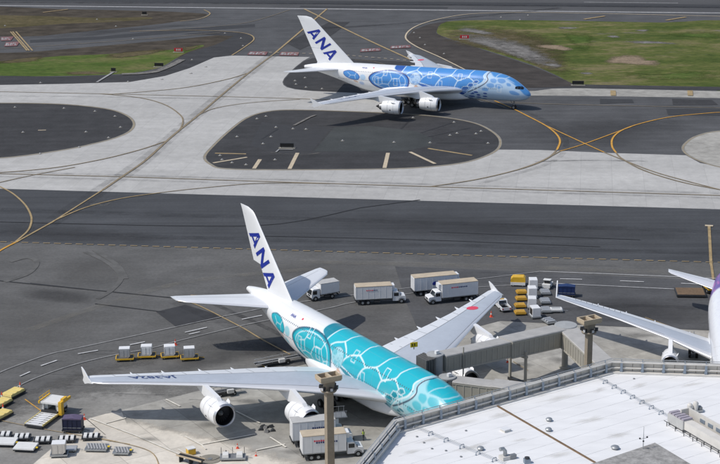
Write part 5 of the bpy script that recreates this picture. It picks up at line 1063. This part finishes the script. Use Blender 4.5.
    for (u0, u1, v0, v1, m) in marks:
        for s in (-1, 1):
            X0, X1 = (bx0 + (bx1 - bx0) * u0, bx0 + (bx1 - bx0) * u1); zc = h0 + boxh * (v0 + v1) / 2
            if v1 - v0 > .2:                               # a slanted oval emblem
                MB().side([((X0 + X1) / 2 + (X1 - X0) * .5 * math.cos(q) + .12 * math.sin(q), zc + boxh * (v1 - v0) * .5 * math.sin(q)) for q in np.linspace(0, 6.283, 17)[:-1]], s * (Y + .029), s * (Y + .041)).build('side_emblem', m, bo); continue
            nl = max(3, int((X1 - X0) / .32)); wl_ = (X1 - X0) / nl
            for q in range(nl): MB().box((X0 + wl_ * (q + .5), s * (Y + .035), zc), (wl_ * .72, .012, boxh * (v1 - v0) * (1. if q % 3 else 1.25))).build('side_lettering', m, bo)
    return r
box_truck((339.5, 297.6), (312, 302.2), 1, 'small white cab-over box truck behind the tail of the teal airliner', 2.2, True, 'grey_roof', dual=False, reefer=False)
box_truck((356, 306), (406, 303.4), 1, 'white box truck with beige roof, alone between two truck groups', 2.6, marks=[(.28, .48, .66, .72, 'logo_red'), (.48, .6, .66, .72, 'lettering_navy')])
box_truck((414.5, 297.2), (470, 292), 1, 'white box truck at the back of the pair by the wingtip', 2.7, marks=[(.42, .52, .34, .62, 'logo_blue')], dual=True)
box_truck((478, 300.2), (429, 305.5), 1, 'white box truck with beige roof, nearer of the pair by the wingtip', 2.75, marks=[(.3, .55, .66, .73, 'lettering_navy'), (.55, .75, .66, .73, 'logo_red')])
box_truck((293, 448.5), (353, 443), 1, 'white catering truck, farther of two beside the floodlight column', 3.0, roofm='grey_roof', marks=[(.45, .95, .55, .66, 'lettering_navy')], group='catering trucks under the wing', plat=True)
box_truck((303, 462), (364, 456.5), 1, 'white catering truck with beige roof, nearer of two beside the floodlight column', 2.9, marks=[(.25, .7, .66, .73, 'logo_red'), (.3, .8, .56, .64, 'lettering_navy')], group='catering trucks under the wing')
# pickup
a, b = G(507, 313.5), G(496.5, 303); hd = math.atan2(b[1] - a[1], b[0] - a[0]); c = (a + b) / 2
r = empty('pickup_truck', (c[0], c[1], 0), hd, 'white pickup truck with open bed parked beyond the wingtip', 'pickup')
MB().side([(2.7, .45), (2.75, .95), (1.25, 1.1), (.75, 1.72), (-.35, 1.74), (-.6, 1.1), (-.6, .45)], -.92, .92).build('cab_body', 'white_paint', r)
bd = MB().box((-1.75, 0, .62), (2.3, 1.7, .12))
for y in (-.88, .88): bd.box((-1.75, y, .8), (2.3, .12, .6))
bd.box((-2.88, 0, .8), (.1, 1.66, .55)).build('bed', 'white_paint', r); MB().box((-1.75, 0, .7), (2.15, 1.6, .03)).build('bed_liner', 'chassis_black', r)
MB().add([(1.24, -.8, 1.13), (1.24, .8, 1.13), (.79, .72, 1.68), (.79, -.72, 1.68)], [(0, 1, 2, 3)]).build('windscreen', 'glass_dark', r)
MB().add([(-.62, -.75, 1.15), (-.62, .75, 1.15), (-.40, .7, 1.66), (-.40, -.7, 1.66)], [(3, 2, 1, 0)]).build('rear_window', 'glass_dark', r)
for s in (-1, 1): MB().box((.25, s * .925, 1.38), (1.0, .02, .4)).build('side_window', 'glass_dark', r); MB().box((-2.93, s * .72, .8), (.05, .2, .3)).build('tail_light', 'sign_red', r)
MB().box((.2, 0, 1.79), (.3, 1.0, .1)).build('light_bar', 'equip_yellow', r)
bx = MB().box((-1.2, .2, .95), (.8, .7, .45), .2).build('bed_load', 'dark_steel', r)
wheel_set(r, [(1.8, .85), (1.8, -.85), (-1.7, .85), (-1.7, -.85)], .38, .26)

# ---- ground support equipment
def dolly_base(r, L_, W_, m, deck, zt=.5):
    MB().box((0, 0, zt), (L_, W_, .14)).build('deck', deck, r)
    f = MB()
    for s in (-1, 1): f.box((0, s * (W_ / 2 + .05), zt - .02), (L_ + .2, .12, .24)); f.box((s * (L_ / 2 + .06), 0, zt - .02), (.12, W_, .24))
    f.build('frame', m, r)
    MB().tube([(L_ / 2 + .1, 0, zt - .1), (L_ / 2 + 1.1, 0, zt - .25)], .05, 6).build('tow_bar', m, r)
    wheel_set(r, [(x * L_ * .36, y * W_ * .4) for x in (-1, 1) for y in (-1, 1)], .2, .16)
def uld(r, m, L_=1.9, W_=1.5, H_=1.6, z0=.6, cut=.35, shade='grey_steel'):
    o = MB().side([(-L_ / 2, z0), (L_ / 2 - cut, z0), (L_ / 2, z0 + cut), (L_ / 2, z0 + H_), (-L_ / 2, z0 + H_)], -W_ / 2, W_ / 2).build('container', m, r)
    MB().box((-.1, -W_ / 2 - .015, z0 + H_ * .5), (L_ * .62, .03, H_ * .74)).build('door_panel', m, o)
    for x in (-L_ / 2 + .04, L_ / 2 - .04, -.1): MB().box((x, -W_ / 2 - .035, z0 + H_ * .5 + (.1 if x > 0 else 0)), (.06, .03, H_ * .8)).build('edge_post', shade, o)
    MB().box((0, 0, z0 + H_ + .02), (L_ * .96, W_ * .94, .05)).build('top_panel', 'container_white', o)
def container_dolly(px, py, rz, m, label, group, base='equip_yellow', L_=2.9, W_=1.9, **kw):
    p = G(px, py); r = empty('container_dolly', (p[0], p[1], 0), rz, label, 'container dolly', group); dolly_base(r, L_, W_, base, 'dark_steel'); uld(r, m, **kw)
g_ = 'container dollies lined up behind the wing'
for px, py, m, lb in [(125, 360, 'container_alu', 'grey container on yellow dolly, leftmost of four behind the wing'), (147, 357.5, 'container_white', 'white container on yellow dolly, second from left behind the wing'), (170, 357.5, 'container_white', 'white container on yellow dolly, third from left behind the wing'), (189.5, 359.5, 'container_alu', 'grey container on yellow dolly, rightmost of four behind the wing')]:
    container_dolly(px, py, rad(8) + random.uniform(-.08, .08), m, lb, g_, H_=1.65)
# right cluster
def flat_dolly(px, py, rz, label, group, m='equip_yellow_deep', deck='dark_steel', L_=2.4, W_=1.7, cov=None, slabs=0, name='flat_dolly', top=None):
    p = G(px, py); r = empty(name, (p[0], p[1], 0), rz, label, 'dolly', group); dolly_base(r, L_, W_, m, deck, .45)
    for k in range(slabs): MB().box((-L_ / 2 + L_ * (k + .5) / slabs, 0, .66), (L_ / slabs * .62, W_ * .96, .22), taper=.95).build('roller_slab', cov or 'equip_white', r)
    if top: MB().box((0, 0, .62), (L_ * .96, W_ * .96, .26), taper=.97).build('cover', top, r); MB().box((0, 0, .76), (L_ * .7, W_ * .16, .05)).box((0, W_ * .28, .76), (L_ * .7, W_ * .1, .05)).build('strap', m, r)
    return r
for k, (px, py) in enumerate([(521.5, 294), (521, 300.5), (520, 307.5), (520, 314.5)]):
    flat_dolly(px, py, rad(95), ['yellow dolly, farthest of four in the column near the tug', 'yellow dolly, second farthest in the column of four', 'yellow dolly, second nearest in the column of four', 'yellow dolly, nearest of four in the column near the pickup'][k], 'yellow dollies in a column', L_=1.6, W_=1.85, top='equip_yellow_deep')
for k, (px, py) in enumerate([(533, 289), (532, 297.5), (532, 308), (535, 317.5)]):
    p = G(px, py); r = empty('cargo_container', (p[0], p[1], 0), rad(90) + (.0, .05, -.06, .2)[k], ['white container, farthest in the white column', 'white container, second farthest in the white column', 'white container, second nearest in the white column', 'white container with open dark end, nearest in the white column'][k], 'container', 'white containers in a column')
    dolly_base(r, 2.1, 1.6, 'galvanised', 'dark_steel', .4); uld(r, 'container_white', 2.0, 1.55, 1.6, .5, .0)
    if k == 3: MB().box((.0, .79, 1.3), (1.5, .02, 1.2)).build('open_end', 'chassis_black', r)
for k, (px, py) in enumerate([(545.2, 294), (545, 303), (545.5, 312), (549, 323)]):
    flat_dolly(px, py, rad(92) if k < 3 else rad(112), ['silver roller dolly, farthest of four beside the white containers', 'silver roller dolly, second farthest of four', 'silver roller dolly, second nearest of four', 'silver roller dolly, nearest of four on the concrete edge'][k], 'silver roller dollies in a column', 'galvanised', 'grey_steel', 2.4, 1.7, 'container_alu', 3)
def tug(px, py, rz, m, label):
    p = G(px, py); r = empty('baggage_tug', (p[0], p[1], 0), rz, label, 'tug')
    MB().side([(-1.4, .3), (1.45, .3), (1.45, .85), (.4, .95), (.3, .8), (-.5, .8), (-.6, 1.0), (-1.4, 1.0)], -.8, .8).build('body', m, r)
    MB().side([(.45, 1.0), (.3, 1.75), (-.75, 1.8), (-.8, 1.72), (.22, 1.66), (.36, 1.0)], -.72, .72).build('cab_frame', m, r)
    MB().add([(.47, -.66, 1.02), (.47, .66, 1.02), (.33, .6, 1.7), (.33, -.6, 1.7)], [(0, 1, 2, 3)]).build('windscreen', 'glass_dark', r)
    MB().box((-.25, 0, .98), (.5, 1.1, .16)).box((-.5, 0, 1.25), (.12, 1.1, .5)).build('seat', 'chassis_black', r)
    wheel_set(r, [(.9, .72), (.9, -.72), (-.9, .72), (-.9, -.72)], .34, .24)
tug(547.5, 287.5, rad(70), 'equip_white', 'white baggage tug at the head of the silver dollies')
# the big yellow covered tractor
p = G(518, 285.5); r = empty('covered_tractor', (p[0], p[1], 0), rad(172), 'yellow covered tractor with white skirt near the service road', 'tractor')
MB().box((0, 0, .65), (2.9, 1.9, .6)).build('skirt', 'equip_white', r); MB().side([(-1.45, .95), (1.45, .95), (1.4, 1.5), (1.0, 1.95), (-1.1, 2.0), (-1.42, 1.7)], -.92, .92).build('hood', 'equip_yellow', r)
MB().box((1.38, 0, 1.35), (.1, 1.2, .4), ry=-.3).build('windscreen', 'glass_dark', r); wheel_set(r, [(.95, .8), (.95, -.8), (-.95, .8), (-.95, -.8)], .36, .25)
def bag_cart(px, py, rz, m, top, label, L_=3.2, W_=1.5, H_=1.5):
    p = G(px, py); r = empty('baggage_cart', (p[0], p[1], 0), rz, label, 'baggage cart'); dolly_base(r, L_, W_, 'dark_steel', 'dark_steel', .5)
    MB().box((0, 0, .6 + H_ / 2), (L_, W_, H_)).build('curtain', m, r); MB().side([(-L_ / 2 - .05, .6 + H_), (L_ / 2 + .05, .6 + H_), (L_ / 2, .72 + H_), (0, .86 + H_), (-L_ / 2, .72 + H_)], -W_ / 2 - .06, W_ / 2 + .06).build('roof', top, r)
    for k in range(5): MB().box((-L_ / 2 + .05 + k * (L_ - .1) / 4, -W_ / 2 - .03, .6 + H_ / 2), (.07, .05, H_)).build('curtain_fold', m, r)
    MB().box((0, -W_ / 2 - .02, .95), (L_, .03, .07)).build('reflector_strip', 'galvanised', r)
bag_cart(566.5, 296.5, rad(-8), 'blue_tarp', 'blue_tarp', 'blue curtained baggage cart right of the silver dollies')
bag_cart(73.5, 431.5, rad(-4), 'navy_tarp', 'purple_top', 'navy curtained baggage cart beside the cargo loader', 3.0, 1.7, 1.7)
flat_dolly(556, 312, rad(0), 'small white flat trailer under the wingtip of the purple-tailed airliner', 'white flat trailers', 'galvanised', 'equip_white', 2.3, 1.6, top='equip_white')
# left: pale yellow covered dollies with cones
for px, py, lb in [(13.5, 395.5, 'pale yellow covered dolly, farthest of three at the left edge'), (1, 405.5, 'pale yellow covered dolly, middle of three at the left edge'), (1, 417.5, 'pale yellow covered dolly, nearest of three at the left edge')]:
    p = G(px, py); r = empty('covered_dolly', (p[0], p[1], 0), rad(62), lb, 'dolly', 'pale yellow dollies at the left edge'); dolly_base(r, 3.5, 2.0, 'dark_steel', 'dark_steel', .35)
    MB().box((0, 0, .62), (3.6, 2.1, .42), taper=.92).build('cover', 'pale_yellow_cover', r)
    for x in (-1.15, 0, 1.15): MB().box((x, 0, .86), (.45, 1.8, .06)).build('ridge', 'pale_yellow_cover', r)
def cone(px, py, label, s=1.):
    p = G(px, py); r = empty('traffic_cone', (p[0], p[1], 0), 0, label, 'traffic cone', 'orange traffic cones')
    MB().box((0, 0, .03), (.5 * s, .5 * s, .06)).build('base', 'cone_orange', r); MB().lathe([(.06, .19 * s), (.42 * s, .125 * s)], n=12, axis='z').build('cone_body', 'cone_orange', r, True)
    MB().lathe([(.42 * s, .125 * s), (.62 * s, .09 * s)], n=12, axis='z').build('reflective_band', 'equip_white', r, True); MB().lathe([(.62 * s, .09 * s), (.95 * s, .03 * s), (.96 * s, .005)], n=12, axis='z').build('cone_tip', 'cone_orange', r, True)
for px, py, lb, s in [(20.5, 390.5, 'orange cone behind the farthest pale yellow dolly', 1.6), (2.2, 400.5, 'orange cone behind the middle pale yellow dolly', 1.6), (3.4, 412.5, 'orange cone behind the nearest pale yellow dolly', 1.6), (84.5, 419.5, 'orange cone at the corner of the concrete stand', 1.1), (175.5, 345, 'orange cone behind the four container dollies', 1.2), (491.2, 317, 'orange cone beside the white pickup', 1.25), (507.5, 362.5, 'orange cone beneath the long boarding bridge', .9), (237.5, 448.5, 'orange cone beside the trolley under the wing', .9), (256, 456, 'orange cone right of the trolley under the wing', .7)]: cone(px, py, lb, s)
# rows of low dollies bottom left
g1 = 'white three-slab dollies in a row'
for px, py, lb in [(3, 437.5, 'white three-slab dolly, first of the row at the left edge'), (22, 439.5, 'white three-slab dolly, second from the left edge'), (43, 442.5, 'white three-slab dolly, third from the left edge'), (67, 441.5, 'white three-slab dolly below the navy baggage cart'), (91, 439, 'white three-slab dolly, last of the row on the concrete')]:
    flat_dolly(px, py, rad(2) + random.uniform(-.06, .06), lb, g1, 'dark_steel', 'chassis_black', 2.5, 1.7, 'equip_white', 3)
g2_ = 'white pallet trailers bottom left'
for px, py, rz, lb in [(6, 444.5, -5, 'flat white pallet trailer at the left edge'), (26, 449.5, -8, 'flat white pallet trailer, second from the left edge')]:
    p = G(px, py); r = empty('pallet_trailer', (p[0], p[1], 0), rad(rz), lb, 'pallet trailer', g2_); dolly_base(r, 3.0, 2.3, 'dark_steel', 'dark_steel', .4); MB().box((0, 0, .58), (3.3, 2.6, .2), taper=.96).build('pallet', 'equip_white', r); MB().box((1.75, -.2, .5), (.4, .35, .12)).build('latch', 'sign_yellow', r)
for px, py, L_, lb in [(97, 449.5, 3.1, 'ribbed silver roller deck trailer on the bright concrete'), (122, 453, 2.2, 'small silver roller deck trailer right of the ribbed one')]:
    p = G(px, py); r = empty('roller_trailer', (p[0], p[1], 0), rad(-4), lb, 'roller trailer', 'silver roller deck trailers'); dolly_base(r, L_, 2.2, 'galvanised', 'grey_steel', .4)
    n = int(L_ / .42)
    for k in range(n): MB().box((-L_ / 2 + L_ * (k + .5) / n, 0, .56), (.22, 2.1, .1), .35).build('roller', 'container_silver', r)
    MB().box((L_ / 2 + .25, .1, .5), (.35, .4, .12)).build('latch', 'sign_yellow', r)
container_dolly(59, 454.5, rad(3), 'container_silver', 'silver container on a low dolly at the bottom left', 'silver container', 'galvanised', 2.3, 1.9, L_=2.0 if 0 else 2.3) if False else None
p = G(59.5, 455.5); r = empty('container_dolly', (p[0], p[1], 0), rad(4), 'silver container on a low dolly at the bottom left', 'container dolly'); dolly_base(r, 2.4, 1.9, 'galvanised', 'dark_steel', .4); uld(r, 'container_silver', 2.1, 1.7, 1.65, .5, .45)
flat_dolly(70, 451, rad(0), 'low silver dolly just behind the silver container', 'low silver dolly', 'galvanised', 'container_alu', 1.9, 1.5)
# cargo loader: raised bridge platform behind, long low main platform in front
a, b = G(40, 430), G(62, 413); hd = math.atan2(b[1] - a[1], b[0] - a[0]); p = G(37.5, 429)
fr, bk = G(36, 427), G(57, 411.5); hd = math.atan2(bk[1] - fr[1], bk[0] - fr[0]); Ld = np.hypot(*(bk - fr)[:2])
r = empty('cargo_loader', (fr[0], fr[1], 0), hd, 'yellow and white cargo loader with low roller platform and raised bridge', 'cargo loader')
MB().box((Ld * .28, 0, .55), (Ld * .75, 3.0, .3)).build('main_platform', 'equip_white', r)
for s in (-1, 1): MB().box((Ld * .28, s * 1.56, .62), (Ld * .75, .12, .3)).build('platform_edge', 'pale_yellow_cover', r)
for k in range(6): MB().box((-Ld * .02 + k * Ld * .115, 0, .72), (Ld * .09, 1.36, .05)).build('roller_deck', 'container_white', r); MB().box((-Ld * .02 + k * Ld * .115, 0, .735), (.06, 2.9, .05)).build('deck_joint', 'dark_steel', r)
MB().box((-Ld * .11, 0, .4), (.2, 3.1, .35)).build('front_lip', 'dark_steel', r)
MB().box((Ld * .88, 0, .75), (Ld * .5, 2.9, .5)).build('chassis', 'dark_steel', r)
MB().box((Ld * .92, 0, 2.2), (Ld * .5, 3.4, .28)).build('bridge_platform', 'equip_white', r)
for s in (-1, 1):
    MB().box((Ld * .92, s * 1.82, 2.28), (Ld * .54, .26, .42)).build('bridge_edge', 'equip_yellow', r)
    for x in (.72, 1.1): MB().box((Ld * x, s * 1.3, 1.5), (.32, .25, 1.3)).build('lift_leg', 'equip_white', r)
MB().box((Ld * .92, -1.1, 1.45), (Ld * .3, .8, .9)).box((Ld * .92, 1.1, 1.45), (Ld * .3, .8, .9)).build('engine_cover', 'equip_white', r)
MB().box((Ld * .70, -1.95, 1.6), (.8, .55, 2.2)).build('operator_post', 'equip_yellow', r); MB().box((Ld * .86, -1.95, 2.75), (1.3, .5, .5)).build('operator_cage', 'equip_yellow', r)
for x in np.linspace(.7, 1.16, 4): MB().tube([(Ld * x, 1.82, 2.4), (Ld * x, 1.82, 3.0)], .05, 6).build('rail_post', 'equip_yellow', r)
MB().tube([(Ld * .68, 1.82, 3.0), (Ld * 1.18, 1.82, 3.0)], .06, 6).build('guard_rail', 'equip_yellow', r)
wheel_set(r, [(Ld * .75, 1.3), (Ld * .75, -1.3), (Ld * 1.05, 1.3), (Ld * 1.05, -1.3)], .45, .3)
# belt loaders lying beyond and under the wing
def belt_loader(a, b, label, m='container_alu', z1=.95):
    A_, B_ = G(*a), G(*b); d = B_ - A_; L_ = np.hypot(*d[:2]); r = empty('belt_loader', (A_[0], A_[1], 0), math.atan2(d[1], d[0]), label, 'belt loader', 'belt loaders near the teal airliner')
    MB().box((L_ * .45, 0, .55), (L_ * .6, 1.5, .3)).build('chassis', 'dark_steel', r)
    for y in (-.5, .5): MB().tube([(0, y, .75), (L_, y, z1)], .09, 6).build('belt_rail', m, r)
    MB().hexa([(0, -.4, .72), (L_, -.4, z1 - .03), (L_, .4, z1 - .03), (0, .4, .72), (0, -.4, .8), (L_, -.4, z1 + .05), (L_, .4, z1 + .05), (0, .4, .8)]).build('belt', 'chassis_black', r)
    for y in (-.8, .8): MB().tube([(.2, y, 1.2), (L_ * .95, y, z1 + .55)], .04, 6).build('handrail', m, r); [MB().tube([(L_ * q, y, .7), (L_ * q, y, 1.2 + (z1 - .65) * q)], .035, 5).build('rail_post', m, r) for q in (.08, .35, .65, .92)]
    MB().box((L_ * .55, -.95, .95), (1.1, .5, .6)).build('driver_seat', 'equip_white', r)
    MB().box((L_ * .2, .0, .3), (.5, 1.3, .25)).build('step', 'equip_yellow', r); wheel_set(r, [(L_ * .22, .65), (L_ * .22, -.65), (L_ * .7, .65), (L_ * .7, -.65)], .33, .22)
belt_loader((255, 368), (300, 360.5), 'belt loader with pale rails behind the root of the near wing'); belt_loader((213, 397), (242, 392.5), 'dark belt loader just behind the outer engine of the near wing', 'grey_steel', 1.0)
# wheel chocks
for k, (px, py) in enumerate([(261, 430), (266, 428), (271, 427), (273, 431), (267, 432), (263, 427)]):
    p = G(px, py); o = MB().side([(-.45, 0), (.45, 0), (.1, .38), (-.1, .38)], -.32, .32).build('wheel_chock', 'dark_steel'); o.location = (p[0], p[1], 0); o.rotation_euler = (0, 0, k * 1.1); tag(o, 'dark wheel chock in the small pile between the two near engines', 'wheel chock', 'pile of dark wheel chocks')
# bottom centre equipment
p = G(191, 454); r = empty('equipment_box', (p[0], p[1], 0), .5, 'small yellow equipment box with white lid at the bottom centre', 'box'); MB().box((0, 0, .5), (1.2, 1.0, .9)).build('case', 'equip_yellow', r); MB().box((0, 0, .98), (1.25, 1.05, .12)).build('lid', 'equip_white', r); MB().box((0, 0, .03), (1.0, .3, .06)).build('skid', 'dark_steel', r)
p = G(233, 459); r = empty('air_start_trolley', (p[0], p[1], 0), rad(2), 'low pale trolley with two white covers at the bottom centre', 'trolley'); dolly_base(r, 3.6, 1.7, 'galvanised', 'grey_steel', .4)
for x in (-1.1, 1.0): MB().box((x, 0, .72), (1.0, 1.5, .45), taper=.85).build('cover', 'equip_white', r)
for x in (-1.75, -.05, 1.7): MB().tube([(x, .7, .5), (x, .7, 1.6)], .04, 6).build('post', 'dark_steel', r)
p = G(191, 464); r = empty('conveyor', (p[0], p[1], 0), rad(-32), 'end of a cream railed conveyor at the bottom edge', 'conveyor'); MB().box((0, 0, 1.0), (4.5, .9, .16)).build('belt', 'chassis_black', r)
for y in (-.5, .5): MB().box((0, y, 1.1), (4.6, .14, .22)).build('side_rail', 'column_head', r)
for x in (-1.8, 0, 1.8): MB().box((x, 0, .5), (.14, .9, .95)).build('trestle', 'dark_steel', r)
p = G(210, 459.5); o = MB().lathe([(.0, 1.7), (.06, 1.7), (.08, 1.5), (.08, .01)], n=28, axis='z').build('service_pit_cover', 'concrete_kerb'); o.location = (p[0], p[1], .03); tag(o, 'round pale service pit cover beside the cream conveyor', 'pit cover')
MB().lathe([(.09, .35), (.13, .35), (.14, .01)], n=12, axis='z').build('handle', 'grey_steel', o)
# black hose loop
a = [G(px, py)[:2] for px, py in ((200, 457), (207, 461), (216, 460), (224, 455), (226, 451))]; pts = [(q[0], q[1], .06) for q in spline(a, 6)]
o = MB().tube([(q[0] - pts[0][0], q[1] - pts[0][1], q[2]) for q in pts], .06, 6).build('hose', 'chassis_black', None, True); o.location = (pts[0][0], pts[0][1], .04); tag(o, 'black hose curling around the round pit cover', 'hose')
# stairs / platform below the purple-tailed airliner
p = G(690, 294.5); r = empty('cargo_platform', (p[0], p[1], 0), rad(-4), 'flat dark cargo platform on the apron below the far stabiliser', 'platform'); MB().box((0, 0, .45), (5.6, 4.6, .35)).build('deck', 'dark_steel', r); MB().box((0, 0, .66), (5.2, 4.2, .06)).build('deck_mat', 'rust_brown', r)
for x in (-2.4, 2.4):
    for y in (-1.9, 1.9): MB().box((x, y, .14), (.4, .4, .28)).build('foot', 'chassis_black', r)
p = G(709.5, 291); r = empty('push_tractor', (p[0], p[1], 0), rad(100), 'dark tractor with yellow stripe behind the purple-tailed fuselage', 'tractor'); MB().side([(-2.2, .4), (2.2, .4), (2.2, 1.2), (.8, 1.3), (.5, 2.2), (-1.2, 2.2), (-1.4, 1.3), (-2.2, 1.2)], -1.1, 1.1).build('body', 'chassis_black', r); MB().box((0, 0, 1.0), (4.5, 2.26, .22)).build('stripe', 'equip_yellow', r)
MB().add([(.83, -.95, 1.35), (.83, .95, 1.35), (.55, .9, 2.1), (.55, -.9, 2.1)], [(0, 1, 2, 3)]).build('windscreen', 'glass_dark', r); wheel_set(r, [(1.4, 1), (1.4, -1), (-1.4, 1), (-1.4, -1)], .5, .35)

# ------------------------------------------------------------------ airfield signs and lights
def field_sign(px, py, w_, h_, m, label, group, blk=None, n=1, rz=-.1):
    p = G(px, py); r = empty('airfield_sign', (p[0], p[1], 0), rz, label, 'airfield sign', group)
    MB().box((0, 0, .04), (w_ + .8, 1.6, .08)).build('slab', 'concrete_kerb', r)
    MB().box((0, 0, .35 + h_ / 2), (w_, .3, h_)).build('panel', m, r)
    for x in (-.4, .4): MB().box((x * w_, 0, .2), (.12, .12, .3)).build('leg', 'dark_steel', r)
    for k in range(n): MB().box((-w_ * .3 + w_ * .6 * (k + .5) / n, -.17, .35 + h_ / 2), (w_ * .12, .02, h_ * .6)).build('mark', blk or 'paint_white', r)
rg_ = 'red runway signs'; kg_ = 'dark taxiway signs'
field_sign(178.5, 52.2, 3.0, 1.1, 'sign_red', 'red airfield sign at the tip of the left grass verge', rg_, n=3); field_sign(464.5, 39.2, 3.2, 1.1, 'sign_red', 'red airfield sign at the corner of the right grass field', rg_, n=3)
for px, py, w_, lb in [(159, 67, 5, 'dark airfield sign on the left grass verge beside the shoulder'), (578, 85.2, 6, 'dark airfield sign at the near corner of the right grass field'), (287, 148.2, 6, 'dark airfield sign on the middle taxiway island'), (144.5, 15, 3, 'dark airfield sign on the far grass strip'), (113.5, 72, 2.5, 'small dark airfield sign at the end of the grey track on the verge')]: field_sign(px, py, w_ * .6, 1.0, 'sign_black', lb, kg_, 'sign_black')
line('cable_track', [(97, 82.6), (105, 77.6), (113.5, 72.4)], .8, 'paint_white_faint', ground, 0); line('cable_track', [(276, 152.6), (279, 150), (293, 150)], .5, 'paint_white_faint', im, 0); line('cable_track', [(294, 126), (310, 117.5), (316, 115.5)], .8, 'gravel_pale', im, 0); line('gravel_track', [(122, 74.6), (150, 73), (166, 68), (182, 60)], 2.6, 'gravel_pale', ground)
lm = MB().lathe([(0, .5), (.05, .5), (.06, .4)], n=10, axis='z').add([(.4 * math.cos(k * .6283), .4 * math.sin(k * .6283), .06) for k in range(10)], [tuple(range(10))]).build('taxiway_light', 'concrete_kerb', None)
lq = MB().lathe([(.06, .18), (.28, .15), (.34, .02)], n=8, axis='z').build('lens', 'lamp_lens', lm)
spots = {'small pale taxiway light on the dark left island': [(15, 107.5), (64, 108.5), (95, 111.5), (115, 116.5), (120.5, 127.5), (108.5, 138), (79, 147.5), (40, 154), (86, 132.2), (23, 132.5)],
         'small pale taxiway light on the dark middle island': [(257, 119), (266, 116.5), (237, 137), (276, 127.5), (293, 129), (306, 129.5), (263, 144), (271, 137), (220, 155.8), (232, 163), (246, 165), (222, 160), (342.5, 141), (394, 142.5), (430, 143), (488, 143.5), (481, 131.5), (476, 134), (450, 135.5), (454, 122.5), (413, 118), (457, 133.5), (275, 160)],
         'small pale taxiway light on the dark upper left shoulder': [(40.5, 83), (128, 82), (162, 79.5), (191, 73.5), (206, 67), (241, 38.5), (225, 33.5), (243, 46), (192, 60)],
         'small pale taxiway light on the dark ground under the blue tail': [(295, 81), (296, 84.5), (306, 87.5), (322, 89), (305, 78)],
         'small pale taxiway light by the right grass shoulder': [(444, 54), (425, 45), (420, 38), (414, 33), (501, 17.5), (528, 15.5), (520, 20)],
         'small pale taxiway light near the left grass strips': [(97, 19.6), (133, 39.2), (116, 26.5), (5, 26)]}
first = True
for lb, pts in spots.items():
    for px, py in pts:
        o = lm if first else copy_tree(lm); first = False; q = G(px, py); o.location = (q[0], q[1], .045); tag(o, lb, 'taxiway light', lb.replace('small pale taxiway light', 'taxiway lights'))
# ------------------------------------------------------------------ the ramp worker
def person(px, py, rz, label):
    p = G(px, py); r = empty('person', (p[0], p[1], 0), rz, label, 'person')
    J = {'pel': (0, 0, .95), 'bel': (0, 0, 1.1), 'che': (.02, 0, 1.32), 'nec': (.02, 0, 1.5), 'hd0': (.03, 0, 1.6), 'hd1': (.04, 0, 1.72), 'shl': (.02, .19, 1.43), 'ell': (.06, .27, 1.16), 'hal': (.24, .22, 1.0), 'shr': (.02, -.19, 1.43), 'elr': (.06, -.27, 1.16), 'har': (.26, -.2, 1.08),
         'hpl': (0, .1, .9), 'knl': (.06, .12, .5), 'anl': (-.02, .13, .09), 'tol': (.16, .15, .04), 'hpr': (0, -.1, .9), 'knr': (.0, -.12, .5), 'anr': (-.08, -.13, .09), 'tor': (.1, -.15, .04)}
    Rr = dict(pel=.15, bel=.14, che=.16, nec=.06, hd0=.085, hd1=.1, shl=.08, ell=.055, hal=.04, shr=.08, elr=.055, har=.04, hpl=.1, knl=.07, anl=.05, tol=.04, hpr=.1, knr=.07, anr=.05, tor=.04)
    E_ = [('pel', 'bel'), ('bel', 'che'), ('che', 'nec'), ('nec', 'hd0'), ('hd0', 'hd1'), ('che', 'shl'), ('shl', 'ell'), ('ell', 'hal'), ('che', 'shr'), ('shr', 'elr'), ('elr', 'har'), ('pel', 'hpl'), ('hpl', 'knl'), ('knl', 'anl'), ('anl', 'tol'), ('pel', 'hpr'), ('hpr', 'knr'), ('knr', 'anr'), ('anr', 'tor')]
    ks = list(J); me = bpy.data.meshes.new('body'); me.from_pydata([J[k] for k in ks], [(ks.index(a), ks.index(b)) for a, b in E_], []); o = bpy.data.objects.new('body', me); COL.objects.link(o); o.parent = r
    md = o.modifiers.new('skin', 'SKIN'); sv = me.skin_vertices[0].data
    for i, k in enumerate(ks): sv[i].radius = (Rr[k], Rr[k])
    sv[0].use_root = True; o.modifiers.new('sub', 'SUBSURF').levels = 1; o.modifiers['sub'].render_levels = 2
    m = bpy.data.materials.new('worker_body'); m.use_nodes = True; t = m.node_tree; b = t.nodes['Principled BSDF']; co = N(t, 'ShaderNodeTexCoord'); sp = N(t, 'ShaderNodeSeparateXYZ'); t.links.new(co.outputs['Object'], sp.inputs[0])
    cr = N(t, 'ShaderNodeValToRGB'); cr.color_ramp.interpolation = 'CONSTANT'; mr = N(t, 'ShaderNodeMath', operation='DIVIDE'); mr.inputs[1].default_value = 2; t.links.new(sp.outputs[2], mr.inputs[0]); t.links.new(mr.outputs[0], cr.inputs[0])
    e = cr.color_ramp.elements; e[0].color = (.02, .025, .04, 1); e[1].position = .76; e[1].color = (.38, .21, .13, 1); x = e.new(.49); x.color = (.05, .07, .12, 1)
    t.links.new(cr.outputs[0], b.inputs['Base Color']); me.materials.append(m)
    MB().lathe([(1.02, .19), (1.2, .19), (1.42, .21), (1.47, .12)], n=14, axis='z').build('vest', 'hivis', r, True); MB().lathe([(1.70, .125), (1.78, .11), (1.83, .05), (1.84, .005)], (.04, 0, 0), 12, 'z').build('cap', 'hair_dark', r, True)
person(363.5, 440.5, rad(200), 'ramp worker in a yellow-green vest standing by the catering trucks')
